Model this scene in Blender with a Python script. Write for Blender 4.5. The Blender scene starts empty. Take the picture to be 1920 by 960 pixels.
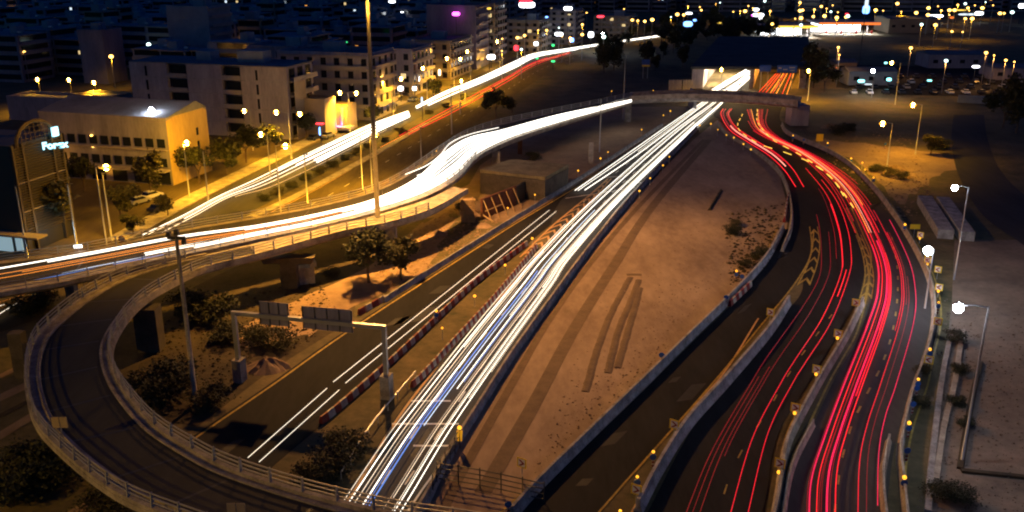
import bpy, math, random
from mathutils import Vector
R = math.radians
random.seed(7)
S = bpy.context.scene
COL = S.collection
# ---------------------------------------------------------------- camera
F, CAMH, PITCH = 1750.0, 45.0, R(18.63)
cd = bpy.data.cameras.new('camera'); cam = bpy.data.objects.new('camera', cd); COL.objects.link(cam)
cam.location = (0, 0, CAMH); cam.rotation_euler = (math.pi/2-PITCH, 0, 0)
cd.sensor_width = 36; cd.lens = 36*F/1920; cd.clip_start = .5; cd.clip_end = 6000
S.camera = cam
# ---------------------------------------------------------------- world: last blue of dusk
w = bpy.data.worlds.new('World'); S.world = w; w.use_nodes = True
nt = w.node_tree; nt.nodes.clear()
sky = nt.nodes.new('ShaderNodeTexSky'); sky.sky_type = 'NISHITA'; sky.sun_disc = False
sky.sun_elevation = R(3); sky.sun_rotation = R(250); sky.ozone_density = 3.5
bg = nt.nodes.new('ShaderNodeBackground'); bg.inputs[1].default_value = .072
tint = nt.nodes.new('ShaderNodeMix'); tint.data_type = 'RGBA'; tint.blend_type = 'MULTIPLY'; tint.inputs[0].default_value = 1; tint.inputs[7].default_value = (.02, .38, 1, 1)
wo = nt.nodes.new('ShaderNodeOutputWorld')
nt.links.new(sky.outputs[0], tint.inputs[6]); nt.links.new(tint.outputs[2], bg.inputs[0]); nt.links.new(bg.outputs[0], wo.inputs[0])
sl = bpy.data.lights.new('sun', 'SUN'); sl.energy = .012; sl.angle = R(25); sl.color = (1, .86, .74)
sun = bpy.data.objects.new('sun', sl); COL.objects.link(sun); sun.rotation_euler = (R(62), 0, R(-70))
# ---------------------------------------------------------------- exposure and render
vs = S.view_settings; vs.view_transform = 'Standard'; vs.look = 'None'; vs.exposure = 0; vs.gamma = 1; vs.use_curve_mapping = False
cy = S.cycles; cy.use_denoising = True; cy.filter_width = 2.1; cy.sample_clamp_indirect = 4; cy.use_light_tree = True
cy.max_bounces = 4; cy.diffuse_bounces = 2; cy.glossy_bounces = 2; cy.caustics_reflective = False; cy.caustics_refractive = False

# ================================================================ helpers
CP, SP = math.cos(PITCH), math.sin(PITCH)
def at(px, py, z=0.0):
    "the point of height z seen where the photograph (1920x960) has this pixel"
    u, v = (px-960)/F, (py-480)/F
    d = Vector((u, CP - v*SP, -SP - v*CP))
    k = (z-CAMH)/d.z
    return Vector((d.x*k, d.y*k, z))
def proj(p):
    y, z = p[1], p[2]-CAMH
    dep = y*CP - z*SP
    return 960+F*p[0]/dep, 480-F*(y*SP+z*CP)/dep
def cat(P, n):
    "Catmull-Rom through P, n samples, even in control index"
    if len(P) == 2: return [P[0].lerp(P[1], i/(n-1)) for i in range(n)]
    Q = [P[0]*2-P[1]] + P + [P[-1]*2-P[-2]]
    out = []
    for i in range(n):
        s = i/(n-1)*(len(P)-1); k = min(int(s), len(P)-2); t = s-k
        a, b, c, d = Q[k:k+4]
        out.append(.5*((2*b)+(c-a)*t+(2*a-5*b+4*c-d)*t*t+(3*b-a-3*c+d)*t**3))
    return out
def path(pix, z=0., n=60): return cat([at(x, y, z) for x, y in pix], n)
def even(P, step=None, n=None):
    "resample a point list evenly along its length"
    L = [0]
    for a, b in zip(P, P[1:]): L.append(L[-1]+(b-a).length)
    if n is None: n = max(2, int(L[-1]/step)+1)
    out, k = [], 0
    for i in range(n):
        s = L[-1]*i/(n-1)
        while k < len(P)-2 and L[k+1] < s: k += 1
        out.append(P[k].lerp(P[k+1], (s-L[k])/max(1e-9, L[k+1]-L[k])))
    return out
def hof(p, ytop):
    "height of a vertical thing that stands at p and whose top is seen at this pixel row"
    lo, hi = 0., 44.9
    for _ in range(40):
        m_ = (lo+hi)/2
        if proj((p.x, p.y, m_))[1] > ytop: lo = m_
        else: hi = m_
    return lo
def sidev(P, i):
    d = P[min(i+1, len(P)-1)]-P[max(i-1, 0)]; d.z = 0; d.normalize()
    return Vector((d.y, -d.x, 0))          # to the right of travel
def offs(P, d, dz=0): return [P[i]+sidev(P, i)*d+Vector((0, 0, dz)) for i in range(len(P))]
class MB:
    def __init__(s): s.v, s.f, s.m, s.mi = [], [], [], 0
    def quad(s, *p):
        b = len(s.v); s.v += [tuple(q) for q in p]; s.f.append(tuple(range(b, b+len(p)))); s.m.append(s.mi)
    def box(s, c, size, rz=0, tap=1.0):
        cx, cy_, cz = c; sx, sy, sz = [q/2 for q in size]; b = len(s.v); ca, sa = math.cos(rz), math.sin(rz)
        for z, k in ((-sz, 1), (sz, tap)):
            for x, y in ((-sx, -sy), (sx, -sy), (sx, sy), (-sx, sy)):
                x, y = x*k, y*k; s.v.append((cx+x*ca-y*sa, cy_+x*sa+y*ca, cz+z))
        for f in ((3, 2, 1, 0), (4, 5, 6, 7), (0, 1, 5, 4), (1, 2, 6, 5), (2, 3, 7, 6), (3, 0, 4, 7)):
            s.f.append(tuple(b+i for i in f)); s.m.append(s.mi)
    def hexa(s, lo, hi):
        "prism between two rings of the same count"
        b = len(s.v); n = len(lo); s.v += [tuple(p) for p in lo]+[tuple(p) for p in hi]
        s.f.append(tuple(b+i for i in reversed(range(n)))); s.f.append(tuple(b+n+i for i in range(n)))
        for i in range(n): s.f.append((b+i, b+(i+1) % n, b+n+(i+1) % n, b+n+i))
        s.m += [s.mi]*(n+2)
    def tube(s, P, r, k=6, r1=None):
        P = [Vector(p) for p in P]; b = len(s.v); n = len(P)
        for i, p in enumerate(P):
            d = (P[min(i+1, n-1)]-P[max(i-1, 0)]).normalized()
            a = d.cross(Vector((0, 0, 1)) if abs(d.z) < .9 else Vector((1, 0, 0))).normalized(); c = a.cross(d)
            rr = r if r1 is None else r+(r1-r)*i/(n-1)
            for j in range(k):
                t = 2*math.pi*j/k; s.v.append(tuple(p+a*(rr*math.cos(t))+c*(rr*math.sin(t))))
        for i in range(n-1):
            for j in range(k):
                s.f.append((b+i*k+j, b+i*k+(j+1) % k, b+(i+1)*k+(j+1) % k, b+(i+1)*k+j)); s.m.append(s.mi)
        s.f.append(tuple(b+j for j in range(k))); s.f.append(tuple(b+(n-1)*k+j for j in reversed(range(k)))); s.m += [s.mi]*2
    def sweep(s, P, prof, closed=True):
        "profile [(side, up)] carried along P"
        b = len(s.v); k = len(prof); n = len(P)
        for i, p in enumerate(P):
            a = sidev(P, i)
            for (x, z) in prof: s.v.append(tuple(p+a*x+Vector((0, 0, z))))
        for i in range(n-1):
            for j in range(k if closed else k-1):
                s.f.append((b+i*k+j, b+(i+1)*k+j, b+(i+1)*k+(j+1) % k, b+i*k+(j+1) % k)); s.m.append(s.mi)
        if closed:
            s.f.append(tuple(b+j for j in range(k))); s.f.append(tuple(b+(n-1)*k+j for j in reversed(range(k)))); s.m += [s.mi]*2
    def ribbon(s, A, B):
        b = len(s.v); n = len(A)
        for p, q in zip(A, B): s.v += [tuple(p), tuple(q)]
        for i in range(n-1): s.f.append((b+2*i, b+2*i+1, b+2*i+3, b+2*i+2)); s.m.append(s.mi)
    def ball(s, c, r, seg=10, rings=6, sz=1.0):
        b = len(s.v); c = Vector(c)
        for i in range(rings+1):
            ph = math.pi*i/rings
            for j in range(seg):
                t = 2*math.pi*j/seg; s.v.append((c.x+r*math.sin(ph)*math.cos(t), c.y+r*math.sin(ph)*math.sin(t), c.z+r*sz*math.cos(ph)))
        for i in range(rings):
            for j in range(seg):
                s.f.append((b+i*seg+j, b+(i+1)*seg+j, b+(i+1)*seg+(j+1) % seg, b+i*seg+(j+1) % seg)); s.m.append(s.mi)
    def mesh(s, name, mats, smooth=False):
        me = bpy.data.meshes.new(name); me.from_pydata(s.v, [], s.f)
        for m in (mats if isinstance(mats, (list, tuple)) else [mats]): me.materials.append(m)
        if isinstance(mats, (list, tuple)) and len(mats) > 1: me.polygons.foreach_set('material_index', s.m)
        if smooth: me.polygons.foreach_set('use_smooth', [True]*len(me.polygons))
        me.update(); return me
    def build(s, name, mats, parent=None, smooth=False, loc=None, rz=0):
        return link(name, s.mesh(name, mats, smooth), parent, loc, rz)
def link(name, me, parent=None, loc=None, rz=0):
    o = bpy.data.objects.new(name, me); COL.objects.link(o)
    if parent is not None: o.parent = parent
    if loc is not None: o.location = loc
    if rz: o.rotation_euler.z = rz
    return o
def tag(o, label, catg, group=None):
    o['label'] = label; o['category'] = catg
    if group: o['group'] = group
    return o
def thing(name, label, catg, loc=(0, 0, 0), rz=0, group=None):
    o = link(name, None, None, loc, rz); return tag(o, label, catg, group)
def struct(o): o['kind'] = 'structure'; return o
def stuff(o, label, catg): o['kind'] = 'stuff'; return tag(o, label, catg)
def dup(root, loc, rz, label, group=None):
    def cp(o, par):
        c = o.copy(); COL.objects.link(c); c.parent = par
        for k in [x for x in o.children]: cp(k, c)
        return c
    c = cp(root, None); c.location = loc; c.rotation_euler.z = rz; c['label'] = label
    if group: c['group'] = group
    return c
_U = 'first second third fourth fifth sixth seventh eighth ninth tenth eleventh twelfth thirteenth fourteenth fifteenth sixteenth seventeenth eighteenth nineteenth'.split()
_T = 'twenty thirty forty fifty sixty seventy eighty ninety'.split()
def nth(i):
    i += 1
    if i < 20: return _U[i-1]
    if i >= 100: return ('hundredth' if i == 100 else 'hundred and ' + nth(i-101)) if i < 200 else ('two hundredth' if i == 200 else 'two hundred and ' + nth(i-201))
    t = _T[i//10-2]
    return t[:-1]+'ieth' if i % 10 == 0 else t+'-'+_U[i % 10-1]
# ---------------------------------------------------------------- materials
def mat(name, col, rough=.8, metal=0., var=0., scale=3., bump=0., col2=None, detail=6., stretch=None, spec=.5):
    m = bpy.data.materials.new(name); m.use_nodes = True; t = m.node_tree; b = t.nodes['Principled BSDF']
    b.inputs['Base Color'].default_value = (*col, 1); b.inputs['Roughness'].default_value = rough; b.inputs['Metallic'].default_value = metal
    b.inputs['Specular IOR Level'].default_value = spec
    if var or col2:
        tc = t.nodes.new('ShaderNodeTexCoord'); mp = t.nodes.new('ShaderNodeMapping'); nz = t.nodes.new('ShaderNodeTexNoise'); n2 = t.nodes.new('ShaderNodeTexNoise')
        if stretch: mp.inputs['Scale'].default_value = stretch[:3]; mp.inputs['Rotation'].default_value[2] = stretch[3]
        t.links.new(tc.outputs['Object'], mp.inputs[0])
        for q, sc in ((nz, 1/scale), (n2, 7/scale)):
            t.links.new(mp.outputs[0], q.inputs['Vector']); q.inputs['Scale'].default_value = sc; q.inputs['Detail'].default_value = detail; q.inputs['Roughness'].default_value = .62
        ad = t.nodes.new('ShaderNodeMath'); ad.operation = 'MULTIPLY_ADD'; ad.inputs[1].default_value = .35; t.links.new(n2.outputs[0], ad.inputs[0])
        sc_ = t.nodes.new('ShaderNodeMath'); sc_.operation = 'MULTIPLY'; sc_.inputs[1].default_value = .65
        t.links.new(nz.outputs[0], sc_.inputs[0]); t.links.new(sc_.outputs[0], ad.inputs[2])
        cr = t.nodes.new('ShaderNodeValToRGB'); cr.color_ramp.elements[0].position = .36; cr.color_ramp.elements[1].position = .64
        c2 = col2 or tuple(c*(1-var) for c in col); c1 = col if col2 else tuple(min(1, c*(1+var)) for c in col)
        cr.color_ramp.elements[0].color = (*c2, 1); cr.color_ramp.elements[1].color = (*c1, 1)
        t.links.new(ad.outputs[0], cr.inputs[0]); t.links.new(cr.outputs[0], b.inputs['Base Color'])
        if bump:
            bp = t.nodes.new('ShaderNodeBump'); bp.inputs['Strength'].default_value = bump; bp.inputs['Distance'].default_value = .3
            t.links.new(ad.outputs[0], bp.inputs['Height']); t.links.new(bp.outputs[0], b.inputs['Normal'])
    return m
def emit(name, col, s):
    m = bpy.data.materials.new(name); m.use_nodes = True; b = m.node_tree.nodes['Principled BSDF']
    b.inputs['Base Color'].default_value = (*[min(.8, c) for c in col], 1); b.inputs['Emission Color'].default_value = (*col, 1); b.inputs['Emission Strength'].default_value = s
    return m
M = dict(
 dirt=mat('dry_ground', (.36, .25, .16), .95, var=0, col2=(.19, .125, .08), scale=9, bump=.5),
 dirt2=mat('packed_dirt', (.42, .31, .22), .95, col2=(.2, .14, .1), scale=7, bump=.8, detail=12, stretch=(1, .4, 1, R(-20))),
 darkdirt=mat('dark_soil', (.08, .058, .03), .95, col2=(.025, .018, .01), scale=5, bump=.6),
 yard=mat('yard_ground', (.26, .2, .15), .95, col2=(.12, .095, .075), scale=6, bump=.6, detail=12),
 scrub=mat('scrub_ground', (.17, .125, .06), .95, col2=(.05, .05, .02), scale=7, bump=.6),
 asphalt=mat('asphalt', (.02, .019, .019), .85, var=.3, scale=4, bump=.05, spec=.15, stretch=(1, .2, 1, R(-18))),
 asphalt2=mat('worn_asphalt', (.05, .048, .046), .8, var=.25, scale=5, spec=.2, stretch=(1, .2, 1, R(-18))),
 concrete=mat('concrete', (.34, .3, .25), .85, var=.5, scale=1.6, bump=.3, detail=10),
 concrete2=mat('grey_concrete', (.3, .29, .29), .85, var=.55, scale=1.3, bump=.3, detail=10),
 paint=mat('white_paint', (.62, .6, .56), .7, var=.2, scale=.8),
 ypaint=mat('yellow_paint', (.36, .25, .04), .7, var=.5, scale=.8),
 opaint=mat('faded_orange_paint', (.55, .33, .14), .7, var=.2, scale=.8),
 steel=mat('galvanised_steel', (.42, .42, .42), .45, .7, var=.1, scale=1),
 rail=mat('rail_steel', (.45, .44, .42), .5, .4, var=.15, scale=.7),
 darksteel=mat('dark_steel', (.06, .06, .06), .5, .5),
 red=mat('red_plastic', (.2, .012, .01), .6, var=.4, scale=.6), white=mat('white_plastic', (.42, .38, .34), .6, var=.35, scale=.5), bright=mat('white_reflective', (.8, .8, .8), .4),
 blue=mat('blue_sign', (.02, .1, .42), .4), yellow=mat('yellow_sign', (.85, .6, .03), .45), dred=mat('dark_red_mark', (.25, .01, .02), .5),
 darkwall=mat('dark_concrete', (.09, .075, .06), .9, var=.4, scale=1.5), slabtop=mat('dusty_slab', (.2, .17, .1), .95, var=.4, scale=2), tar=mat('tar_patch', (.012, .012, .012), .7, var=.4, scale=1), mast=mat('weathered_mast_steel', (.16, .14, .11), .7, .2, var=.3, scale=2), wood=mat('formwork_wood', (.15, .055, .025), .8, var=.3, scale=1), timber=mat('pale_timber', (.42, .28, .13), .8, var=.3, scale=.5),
 leaf=mat('leaves', (.028, .032, .01), .7, var=.5, scale=1.2), leaf2=mat('olive_leaves', (.042, .04, .012), .7, var=.5, scale=1),
 bark=mat('bark', (.1, .07, .05), .9, var=.3, scale=.5),
 plaster=mat('pale_plaster', (.34, .31, .35), .9, var=.3, scale=3, detail=10, stretch=(1, 1, .25, 0)), plaster2=mat('grey_plaster', (.24, .22, .27), .9, var=.3, scale=3, detail=10, stretch=(1, 1, .25, 0)),
 plaster3=mat('cream_plaster', (.36, .29, .2), .9, var=.12, scale=4), plaster4=mat('blue_grey_plaster', (.25, .29, .34), .9, var=.2, scale=4),
 louvre=mat('weathered_louvre', (.07, .055, .03), .8, var=.2, scale=1), darkroof=mat('dark_roof', (.045, .05, .055), .95, var=.4, scale=8), roof=mat('roof_screed', (.16, .17, .19), .9, var=.3, scale=5), glass=mat('dark_glass', (.015, .018, .025), .15),
 slab=mat('balcony_slab', (.34, .3, .27), .85, var=.1, scale=3),
 car1=mat('silver_car_paint', (.4, .41, .43), .3, .4), car2=mat('dark_car_paint', (.03, .035, .05), .3), car3=mat('white_car_paint', (.7, .7, .7), .3), tyre=mat('tyre_rubber', (.015, .015, .015), .9),
 e_sod=emit('sodium_lamp', (1, .5, .08), 170), e_led=emit('white_lamp', (.8, .87, 1), 260), e_small=emit('small_sodium_lamp', (1, .5, .1), 7),
 e_bowl=emit('amber_halo', (1, .42, .025), 2.2), e_halow=emit('blue_white_halo', (.35, .42, .9), 1.0), e_warn=emit('warning_lamp', (1, .45, .03), 2.0), e_white=emit('white_streak', (1, .93, .8), 2.4), e_white2=emit('pale_streak', (1, .86, .66), 1.3), e_hot=emit('hot_streak', (1, .95, .86), 2.4),
 e_faint=emit('faint_streak', (.8, .68, .5), .55), e_blue=emit('blue_streak', (.12, .28, .8), 1), e_bluew=emit('blue_white_streak', (.6, .75, 1), 1.5),
 e_red=emit('red_streak', (1, .01, .035), .9), e_redhot=emit('bright_red_streak', (1, .012, .025), 1.3), e_mag=emit('crimson_streak', (1, .015, .1), .85), e_dim=emit('dim_red_streak', (.6, .01, .03), .35),
 e_orange=emit('orange_streak', (1, .3, .04), 2.2), e_pink=emit('pink_streak', (1, .35, .25), 1.9),
 e_sign=emit('sign_white', (.35, .8, 1), 2.6), e_purple=emit('purple_light', (.5, .15, 1), 4), e_magenta=emit('magenta_light', (1, .1, .9), 6), e_redsign=emit('red_light', (1, .03, .05), 4), e_green=emit('green_light', (.05, .9, .25), 2), e_cyan=emit('cyan_light', (.3, .9, .9), 3), e_bl=emit('blue_light', (.15, .35, 1), 5),
 e_dimshop=emit('dim_shop_light', (.5, .72, .8), .45), dirt3=mat('darker_dirt', (.2, .14, .09), .95, col2=(.13, .09, .06), scale=2, bump=.5), asphalt3=mat('amber_asphalt', (.105, .08, .04), .9, var=.35, scale=5, bump=.1, stretch=(1, .2, 1, R(-18)), spec=.2), gable=mat('yellow_lit_plaster', (.5, .36, .12), .9, var=.2, scale=3, detail=10, stretch=(1, 1, .3, 0)), e_winb=emit('orange_window', (1, .4, .06), 1.6), e_win=emit('warm_window', (1, .72, .32), .9), e_win2=emit('white_window', (.75, .9, 1), 1.2), e_shop=emit('shop_light', (.9, .95, 1), 6), e_yel=emit('yellow_fascia', (1, .62, .08), 1.6), e_or=emit('orange_fascia', (1, .22, .04), 1.2),
)
def point(parent, loc, power, col=(1, .53, .07), r=.3, spot=None):
    l = bpy.data.lights.new('light', 'POINT'); l.energy = power; l.color = col; l.shadow_soft_size = r
    o = bpy.data.objects.new('light', l); COL.objects.link(o); o.parent = parent; o.location = loc; return o
def down(parent, loc, power, col, r=.3, cone=158, aim=(0, 0, -1)):
    l = bpy.data.lights.new('light', 'SPOT'); l.energy = power; l.color = col; l.shadow_soft_size = r; l.spot_size = R(cone); l.spot_blend = .55
    o = bpy.data.objects.new('light', l); COL.objects.link(o); o.parent = parent; o.location = loc; o.rotation_euler = Vector(aim).to_track_quat('-Z', 'Y').to_euler(); return o
SOD = (1, .48, .02)
KP = 5.4

# ================================================================ ground
mb = MB(); g = [(-3000, -150), (3000, -150), (3000, 5000), (-3000, 5000)]
mb.quad(*[(x, y, -.02) for x, y in g]); struct(mb.build('ground', M['scrub']))
def patch(name, pix, m, z, soft=False):
    mb = MB(); Q = [at(x, y, z) for x, y in pix]
    if soft:
        Q = even(cat(Q+[Q[0]], len(Q)*10), 1.2)[:-1]; c = sum(Q, Vector())/len(Q); ph = random.random()*9
        Q = [c+(q-c)*(1+.05*math.sin(i*.9+ph)+.04*math.sin(i*.37)+random.uniform(-.02, .02)) for i, q in enumerate(Q)]
        for q in Q: q.z = z
    mb.quad(*Q); return struct(mb.build(name, m))
# dirt areas
patch('dirt_ground', [(1300, 262), (1345, 225), (1400, 268), (1440, 300), (1462, 330), (1480, 400), (1470, 450), (1435, 500), (1285, 650), (980, 975), (770, 975), (820, 895), (960, 665), (1100, 475), (1180, 380)], M['dirt2'], .0)
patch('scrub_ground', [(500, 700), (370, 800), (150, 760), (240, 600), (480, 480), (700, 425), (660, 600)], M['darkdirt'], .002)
patch('dirt_ground', [(430, 625), (560, 560), (690, 500), (790, 420), (850, 400), (800, 500), (700, 560), (655, 575), (560, 640), (480, 640)], M['dirt'], .010, True)
patch('dirt_ground', [(760, 470), (960, 420), (850, 400), (720, 425), (880, 345), (900, 310), (1000, 240), (1182, 200), (1300, 200), (1240, 240), (1067, 360), (960, 420)], M['dirt'], .004)
patch('yard_ground', [(1790, 450), (1960, 450), (2050, 1000), (1790, 1000), (1745, 960), (1770, 700), (1785, 560)], M['yard'], .004)
patch('dirt_ground', [(1500, 262), (1640, 270), (1800, 300), (1740, 340), (1690, 380), (1655, 350), (1600, 300)], M['dirt'], .004, True)
patch('asphalt_lot', [(1570, 175), (1960, 185), (1960, 130), (1560, 120)], M['asphalt'], .006)
patch('dirt_ground', [(1500, 190), (1560, 165), (1650, 168), (1700, 200), (1700, 240), (1600, 250), (1510, 225)], M['scrub'], .008, True)
patch('asphalt_lot', [(-60, 480), (200, 475), (330, 420), (700, 215), (700, 175), (-60, 240)], M['asphalt3'], .006)

# ================================================================ roads (pairs of edges, listed far from near)
def road(name, Lp, Rp, m, z, n=70):
    A, B = path(Lp, z, n), path(Rp, z, n); mb = MB(); mb.ribbon(A, B); struct(mb.build(name, m)); return A, B
def line(P, w, m, z, dash=None, name='road_marking'):
    P = even([Vector((p.x, p.y, z)) for p in P], .8); mb = MB()
    if not dash: mb.ribbon(offs(P, -w/2), offs(P, w/2))
    else:
        s, k = 0, 0
        while k < len(P)-2:
            e = min(len(P)-1, k+int(dash[0]/.8)); Q = P[k:e+1]
            if len(Q) > 1: mb.ribbon(offs(Q, -w/2), offs(Q, w/2))
            k = e+int(dash[1]/.8)
    return struct(mb.build(name, m))
# central motorway + merge above
MWl = [(600, 1010), (655, 925), (730, 800), (787, 722), (870, 622), (955, 535), (1025, 455), (1067, 360), (1242, 240), (1306, 195), (1372, 150), (1440, 100)]
MWr = [(740, 1010), (795, 925), (868, 820), (927, 720), (985, 630), (1060, 530), (1128, 435), (1192, 358), (1306, 244), (1352, 200), (1410, 150), (1470, 100)]
MA, MBn = road('motorway', MWl, MWr, M['asphalt2'], .012)
Lm = path(MWl[:7], .0, 60); Rm = path(MWr[:10], 0, 80)
line(offs(Lm, .3), .28, M['opaint'], .018); line(offs(Rm, -.35), .2, M['paint'], .018)
for f, ds in ((.36, (3, 6)), (.67, (3, 6))):
    P = [a.lerp(b, f) for a, b in zip(MA, MBn)]; line(P[:50], .16, M['paint'], .018, ds)
for (a, b) in (((735, 795), (860, 795)), ((1060, 372), (1190, 352)), ((770, 752), (845, 752)), ((1130, 333), (1175, 330)), ((1175, 342), (1212, 343)), ((775, 836), (846, 836))):
    line([at(*a), at(*b)], .3, M['paint'], .022)
# left side road
SLl = [(150, 985), (260, 895), (370, 812), (505, 720), (655, 615), (865, 480), (960, 420), (1067, 356), (1120, 321)]
SLr = [(395, 985), (500, 885), (612, 790), (692, 722), (830, 590), (950, 490), (1035, 420), (1105, 366), (1150, 330)]
SA, SB = road('side_road', SLl, SLr, M['asphalt'], .008)
line(offs(SA, .45), .25, M['ypaint'], .014)
# chevrons between the two roads
mb = MB()
CL = path([(975, 482), (1035, 424), (1105, 366), (1140, 335)], .02, 40); CR = path([(1000, 482), (1058, 425), (1118, 366), (1146, 335)], .02, 40)
CLe, CRe = even(CL, n=60), even(CR, n=60)
mb.ribbon(offs(CLe, -.13), offs(CLe, .13)); mb.ribbon(offs(CRe, -.13, .003), offs(CRe, .13, .003))
for i in range(1, 54, 4):
    c = CLe[i+3].lerp(CRe[i+3], .5) + Vector((0, 0, .004)); a, b = CLe[i]+Vector((0, 0, .006)), CRe[i]+Vector((0, 0, .006)); u = (CLe[i+1]-CLe[i])*1.1
    mb.quad(a, c, c+u, a+u); mb.quad(c+Vector((0, 0, .002)), b+Vector((0, 0, .002)), b+u+Vector((0, 0, .002)), c+u+Vector((0, 0, .002)))
struct(mb.build('road_marking', M['opaint']))
# upstream part of the red roads and main right road (R1), left branch (R2), dark branch (R3)
UPl = [(1425, 135), (1345, 205), (1350, 225), (1367, 247), (1400, 270), (1440, 298), (1465, 330), (1480, 368), (1486, 410), (1480, 450), (1458, 490)]
UPr = [(1497, 135), (1465, 205), (1467, 232), (1485, 252), (1510, 266), (1550, 285), (1592, 312), (1625, 342), (1655, 380), (1690, 430), (1715, 480)]
road('motorway', UPl, UPr, M['asphalt'], .016)
R1l = [(1590, 390), (1612, 440), (1627, 480), (1634, 517), (1632, 545), (1625, 580), (1610, 630), (1582, 680), (1560, 720), (1525, 795), (1490, 870), (1463, 985)]
R1r = [(1657, 380), (1690, 430), (1714, 472), (1735, 520), (1745, 567), (1742, 617), (1728, 667), (1716, 720), (1688, 795), (1672, 870), (1660, 985)]
A1, B1 = road('motorway', R1l, [R1r[0]]+R1r, M['asphalt2'], .02)
R2l = [(1486, 390), (1484, 440), (1478, 480), (1455, 560), (1440, 600), (1380, 700), (1300, 800), (1220, 950), (1200, 990)]
R2r = [(1588, 388), (1610, 440), (1624, 480), (1615, 540), (1602, 575), (1530, 700), (1465, 802), (1440, 920), (1432, 990)]
road('slip_road', [(x+20, y) for x, y in R2l[:3]]+[(1505, 540), (1470, 590)]+R2l[5:], R2r, M['asphalt'], .024)
R3l = [(1470, 430), (1440, 492), (1372, 570), (1285, 655), (1222, 717), (1100, 835), (985, 945), (900, 1020)]
R3r = [(1525, 430), (1518, 480), (1490, 530), (1440, 592), (1350, 700), (1258, 805), (1125, 955), (1070, 1020)]
A3, B3 = road('slip_road', R3l, R3r, M['asphalt'], .028)
line(offs(B3, -.1), .2, M['ypaint'], .034); line(offs(A3, 1.1), .18, M['ypaint'], .034)
P1l = path(R1l, 0, 90); P1r = path(R1r, 0, 90)
line(offs(P1l, .35), .22, M['ypaint'], .03); line(offs(P1r, -1.2), .2, M['ypaint'], .03)
line(path([(1672, 445), (1682, 500), (1683, 550), (1675, 615), (1655, 680), (1625, 740), (1596, 800), (1575, 880), (1562, 985)]), .22, M['ypaint'], .03, (2.4, 3.2))
line(path([(1560, 590), (1515, 650), (1480, 700), (1440, 770), (1400, 830), (1370, 890), (1340, 985)]), .14, M['ypaint'], .032, (2.4, 5))
P2l = path(R2l[4:], 0, 40); P2r = path(R2r, 0, 60)
line(offs(P2l, 1.2), .2, M['opaint'], .032); line(offs(P2r, -.7), .16, M['ypaint'], .032)
# hatched gores
def gore(Lx, Rx, n, m, z, up=True):
    A, B = even(path(Lx, z, 30), n=n*4+1), even(path(Rx, z, 30), n=n*4+1); mb = MB()
    e = Vector((0, 0, .003))
    mb.ribbon(offs(A, -.08), offs(A, .08)); mb.ribbon(offs(B, -.08, .003), offs(B, .08, .003))
    for i in range(0, n*4-3, 4):
        c = A[i+2 if up else i].lerp(B[i+2 if up else i], .5)+e*2; a, b = A[i if up else i+2]+e*3, B[i if up else i+2]+e*3; u = (A[i+1]-A[i])*.9
        mb.quad(a, c, c+u, a+u); mb.quad(c+e, b+e, b+u+e, c+u+e)
    struct(mb.build('road_marking', m))
gore([(1612, 560), (1622, 520), (1618, 480), (1605, 440)], [(1634, 560), (1638, 520), (1630, 480), (1614, 440)], 7, M['ypaint'], .036)
gore([(1495, 535), (1515, 495), (1522, 460), (1518, 425)], [(1518, 535), (1532, 495), (1537, 460), (1533, 425)], 6, M['ypaint'], .036)
road('side_road', [(1788, 215), (1784, 262), (1796, 325), (1840, 400), (1920, 460)], [(1845, 215), (1852, 262), (1880, 325), (1955, 390), (2060, 440)], M['asphalt2'], .012)
# avenue (white lights) and its other carriageway (red lights)
AVl = [(180, 480), (265, 432), (345, 392), (480, 322), (590, 270), (690, 222), (765, 196), (900, 140), (990, 97), (1070, 85), (1240, 61), (1330, 52)]
AVr = [(330, 470), (405, 430), (480, 392), (560, 350), (640, 306), (715, 264), (780, 224), (900, 168), (1000, 118), (1075, 97), (1240, 69), (1340, 58)]
road('avenue', AVl, AVr, M['asphalt2'], .012)
AV2l = [(-80, 590), (60, 545), (200, 505), (390, 445), (560, 370), (690, 296), (780, 242), (870, 194), (950, 152), (1003, 124), (1075, 102)]
AV2r = [(-80, 650), (80, 595), (250, 535), (450, 470), (620, 392), (745, 320), (840, 262), (920, 210), (985, 165), (1040, 130), (1100, 108)]
A2, B2 = road('avenue', AV2l, AV2r, M['asphalt3'], .016)  # asphalt in a more amber tone than the other roads
line(offs(A2, .5), .22, M['opaint'], .022); line([a.lerp(b, .5) for a, b in zip(A2, B2)], .15, M['paint'], .022, (3, 5))
# pavement above the avenue
SWP = path([(225, 452), (345, 384), (480, 316), (590, 262), (690, 214), (765, 190)], .0, 60)
mb = MB(); mb.sweep(offs(SWP, 0), [(-2.6, 0), (-2.6, .14), (1.2, .14), (1.2, 0)]); struct(mb.build('pavement', M['concrete']))
mb = MB(); mb.sweep(path([(470, 408), (560, 366), (650, 318), (740, 268), (800, 232)], 0, 50), [(-.9, 0), (-.9, .15), (.9, .15), (.9, 0)]); struct(mb.build('median_kerb', M['concrete']))
# tram-like tracks and earth lanes beside the avenue
for k, (a, b, wdt, m) in enumerate((((560, 440), (880, 262), 4.5, 'dirt'), ((640, 440), (930, 240), 2.2, 'darkdirt'), ((-40, 765), (120, 690), 1.5, 'dirt'), ((-40, 800), (90, 735), .8, 'darkdirt'), ((-40, 725), (140, 640), 1.0, 'dirt'), ((-40, 842), (70, 775), 1.3, 'dirt'), ((100, 985), (330, 850), 1.2, 'dirt'))):
    line([at(*a), at(*b)], wdt, M[m], .026+.004*k, name='dirt_track')
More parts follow.
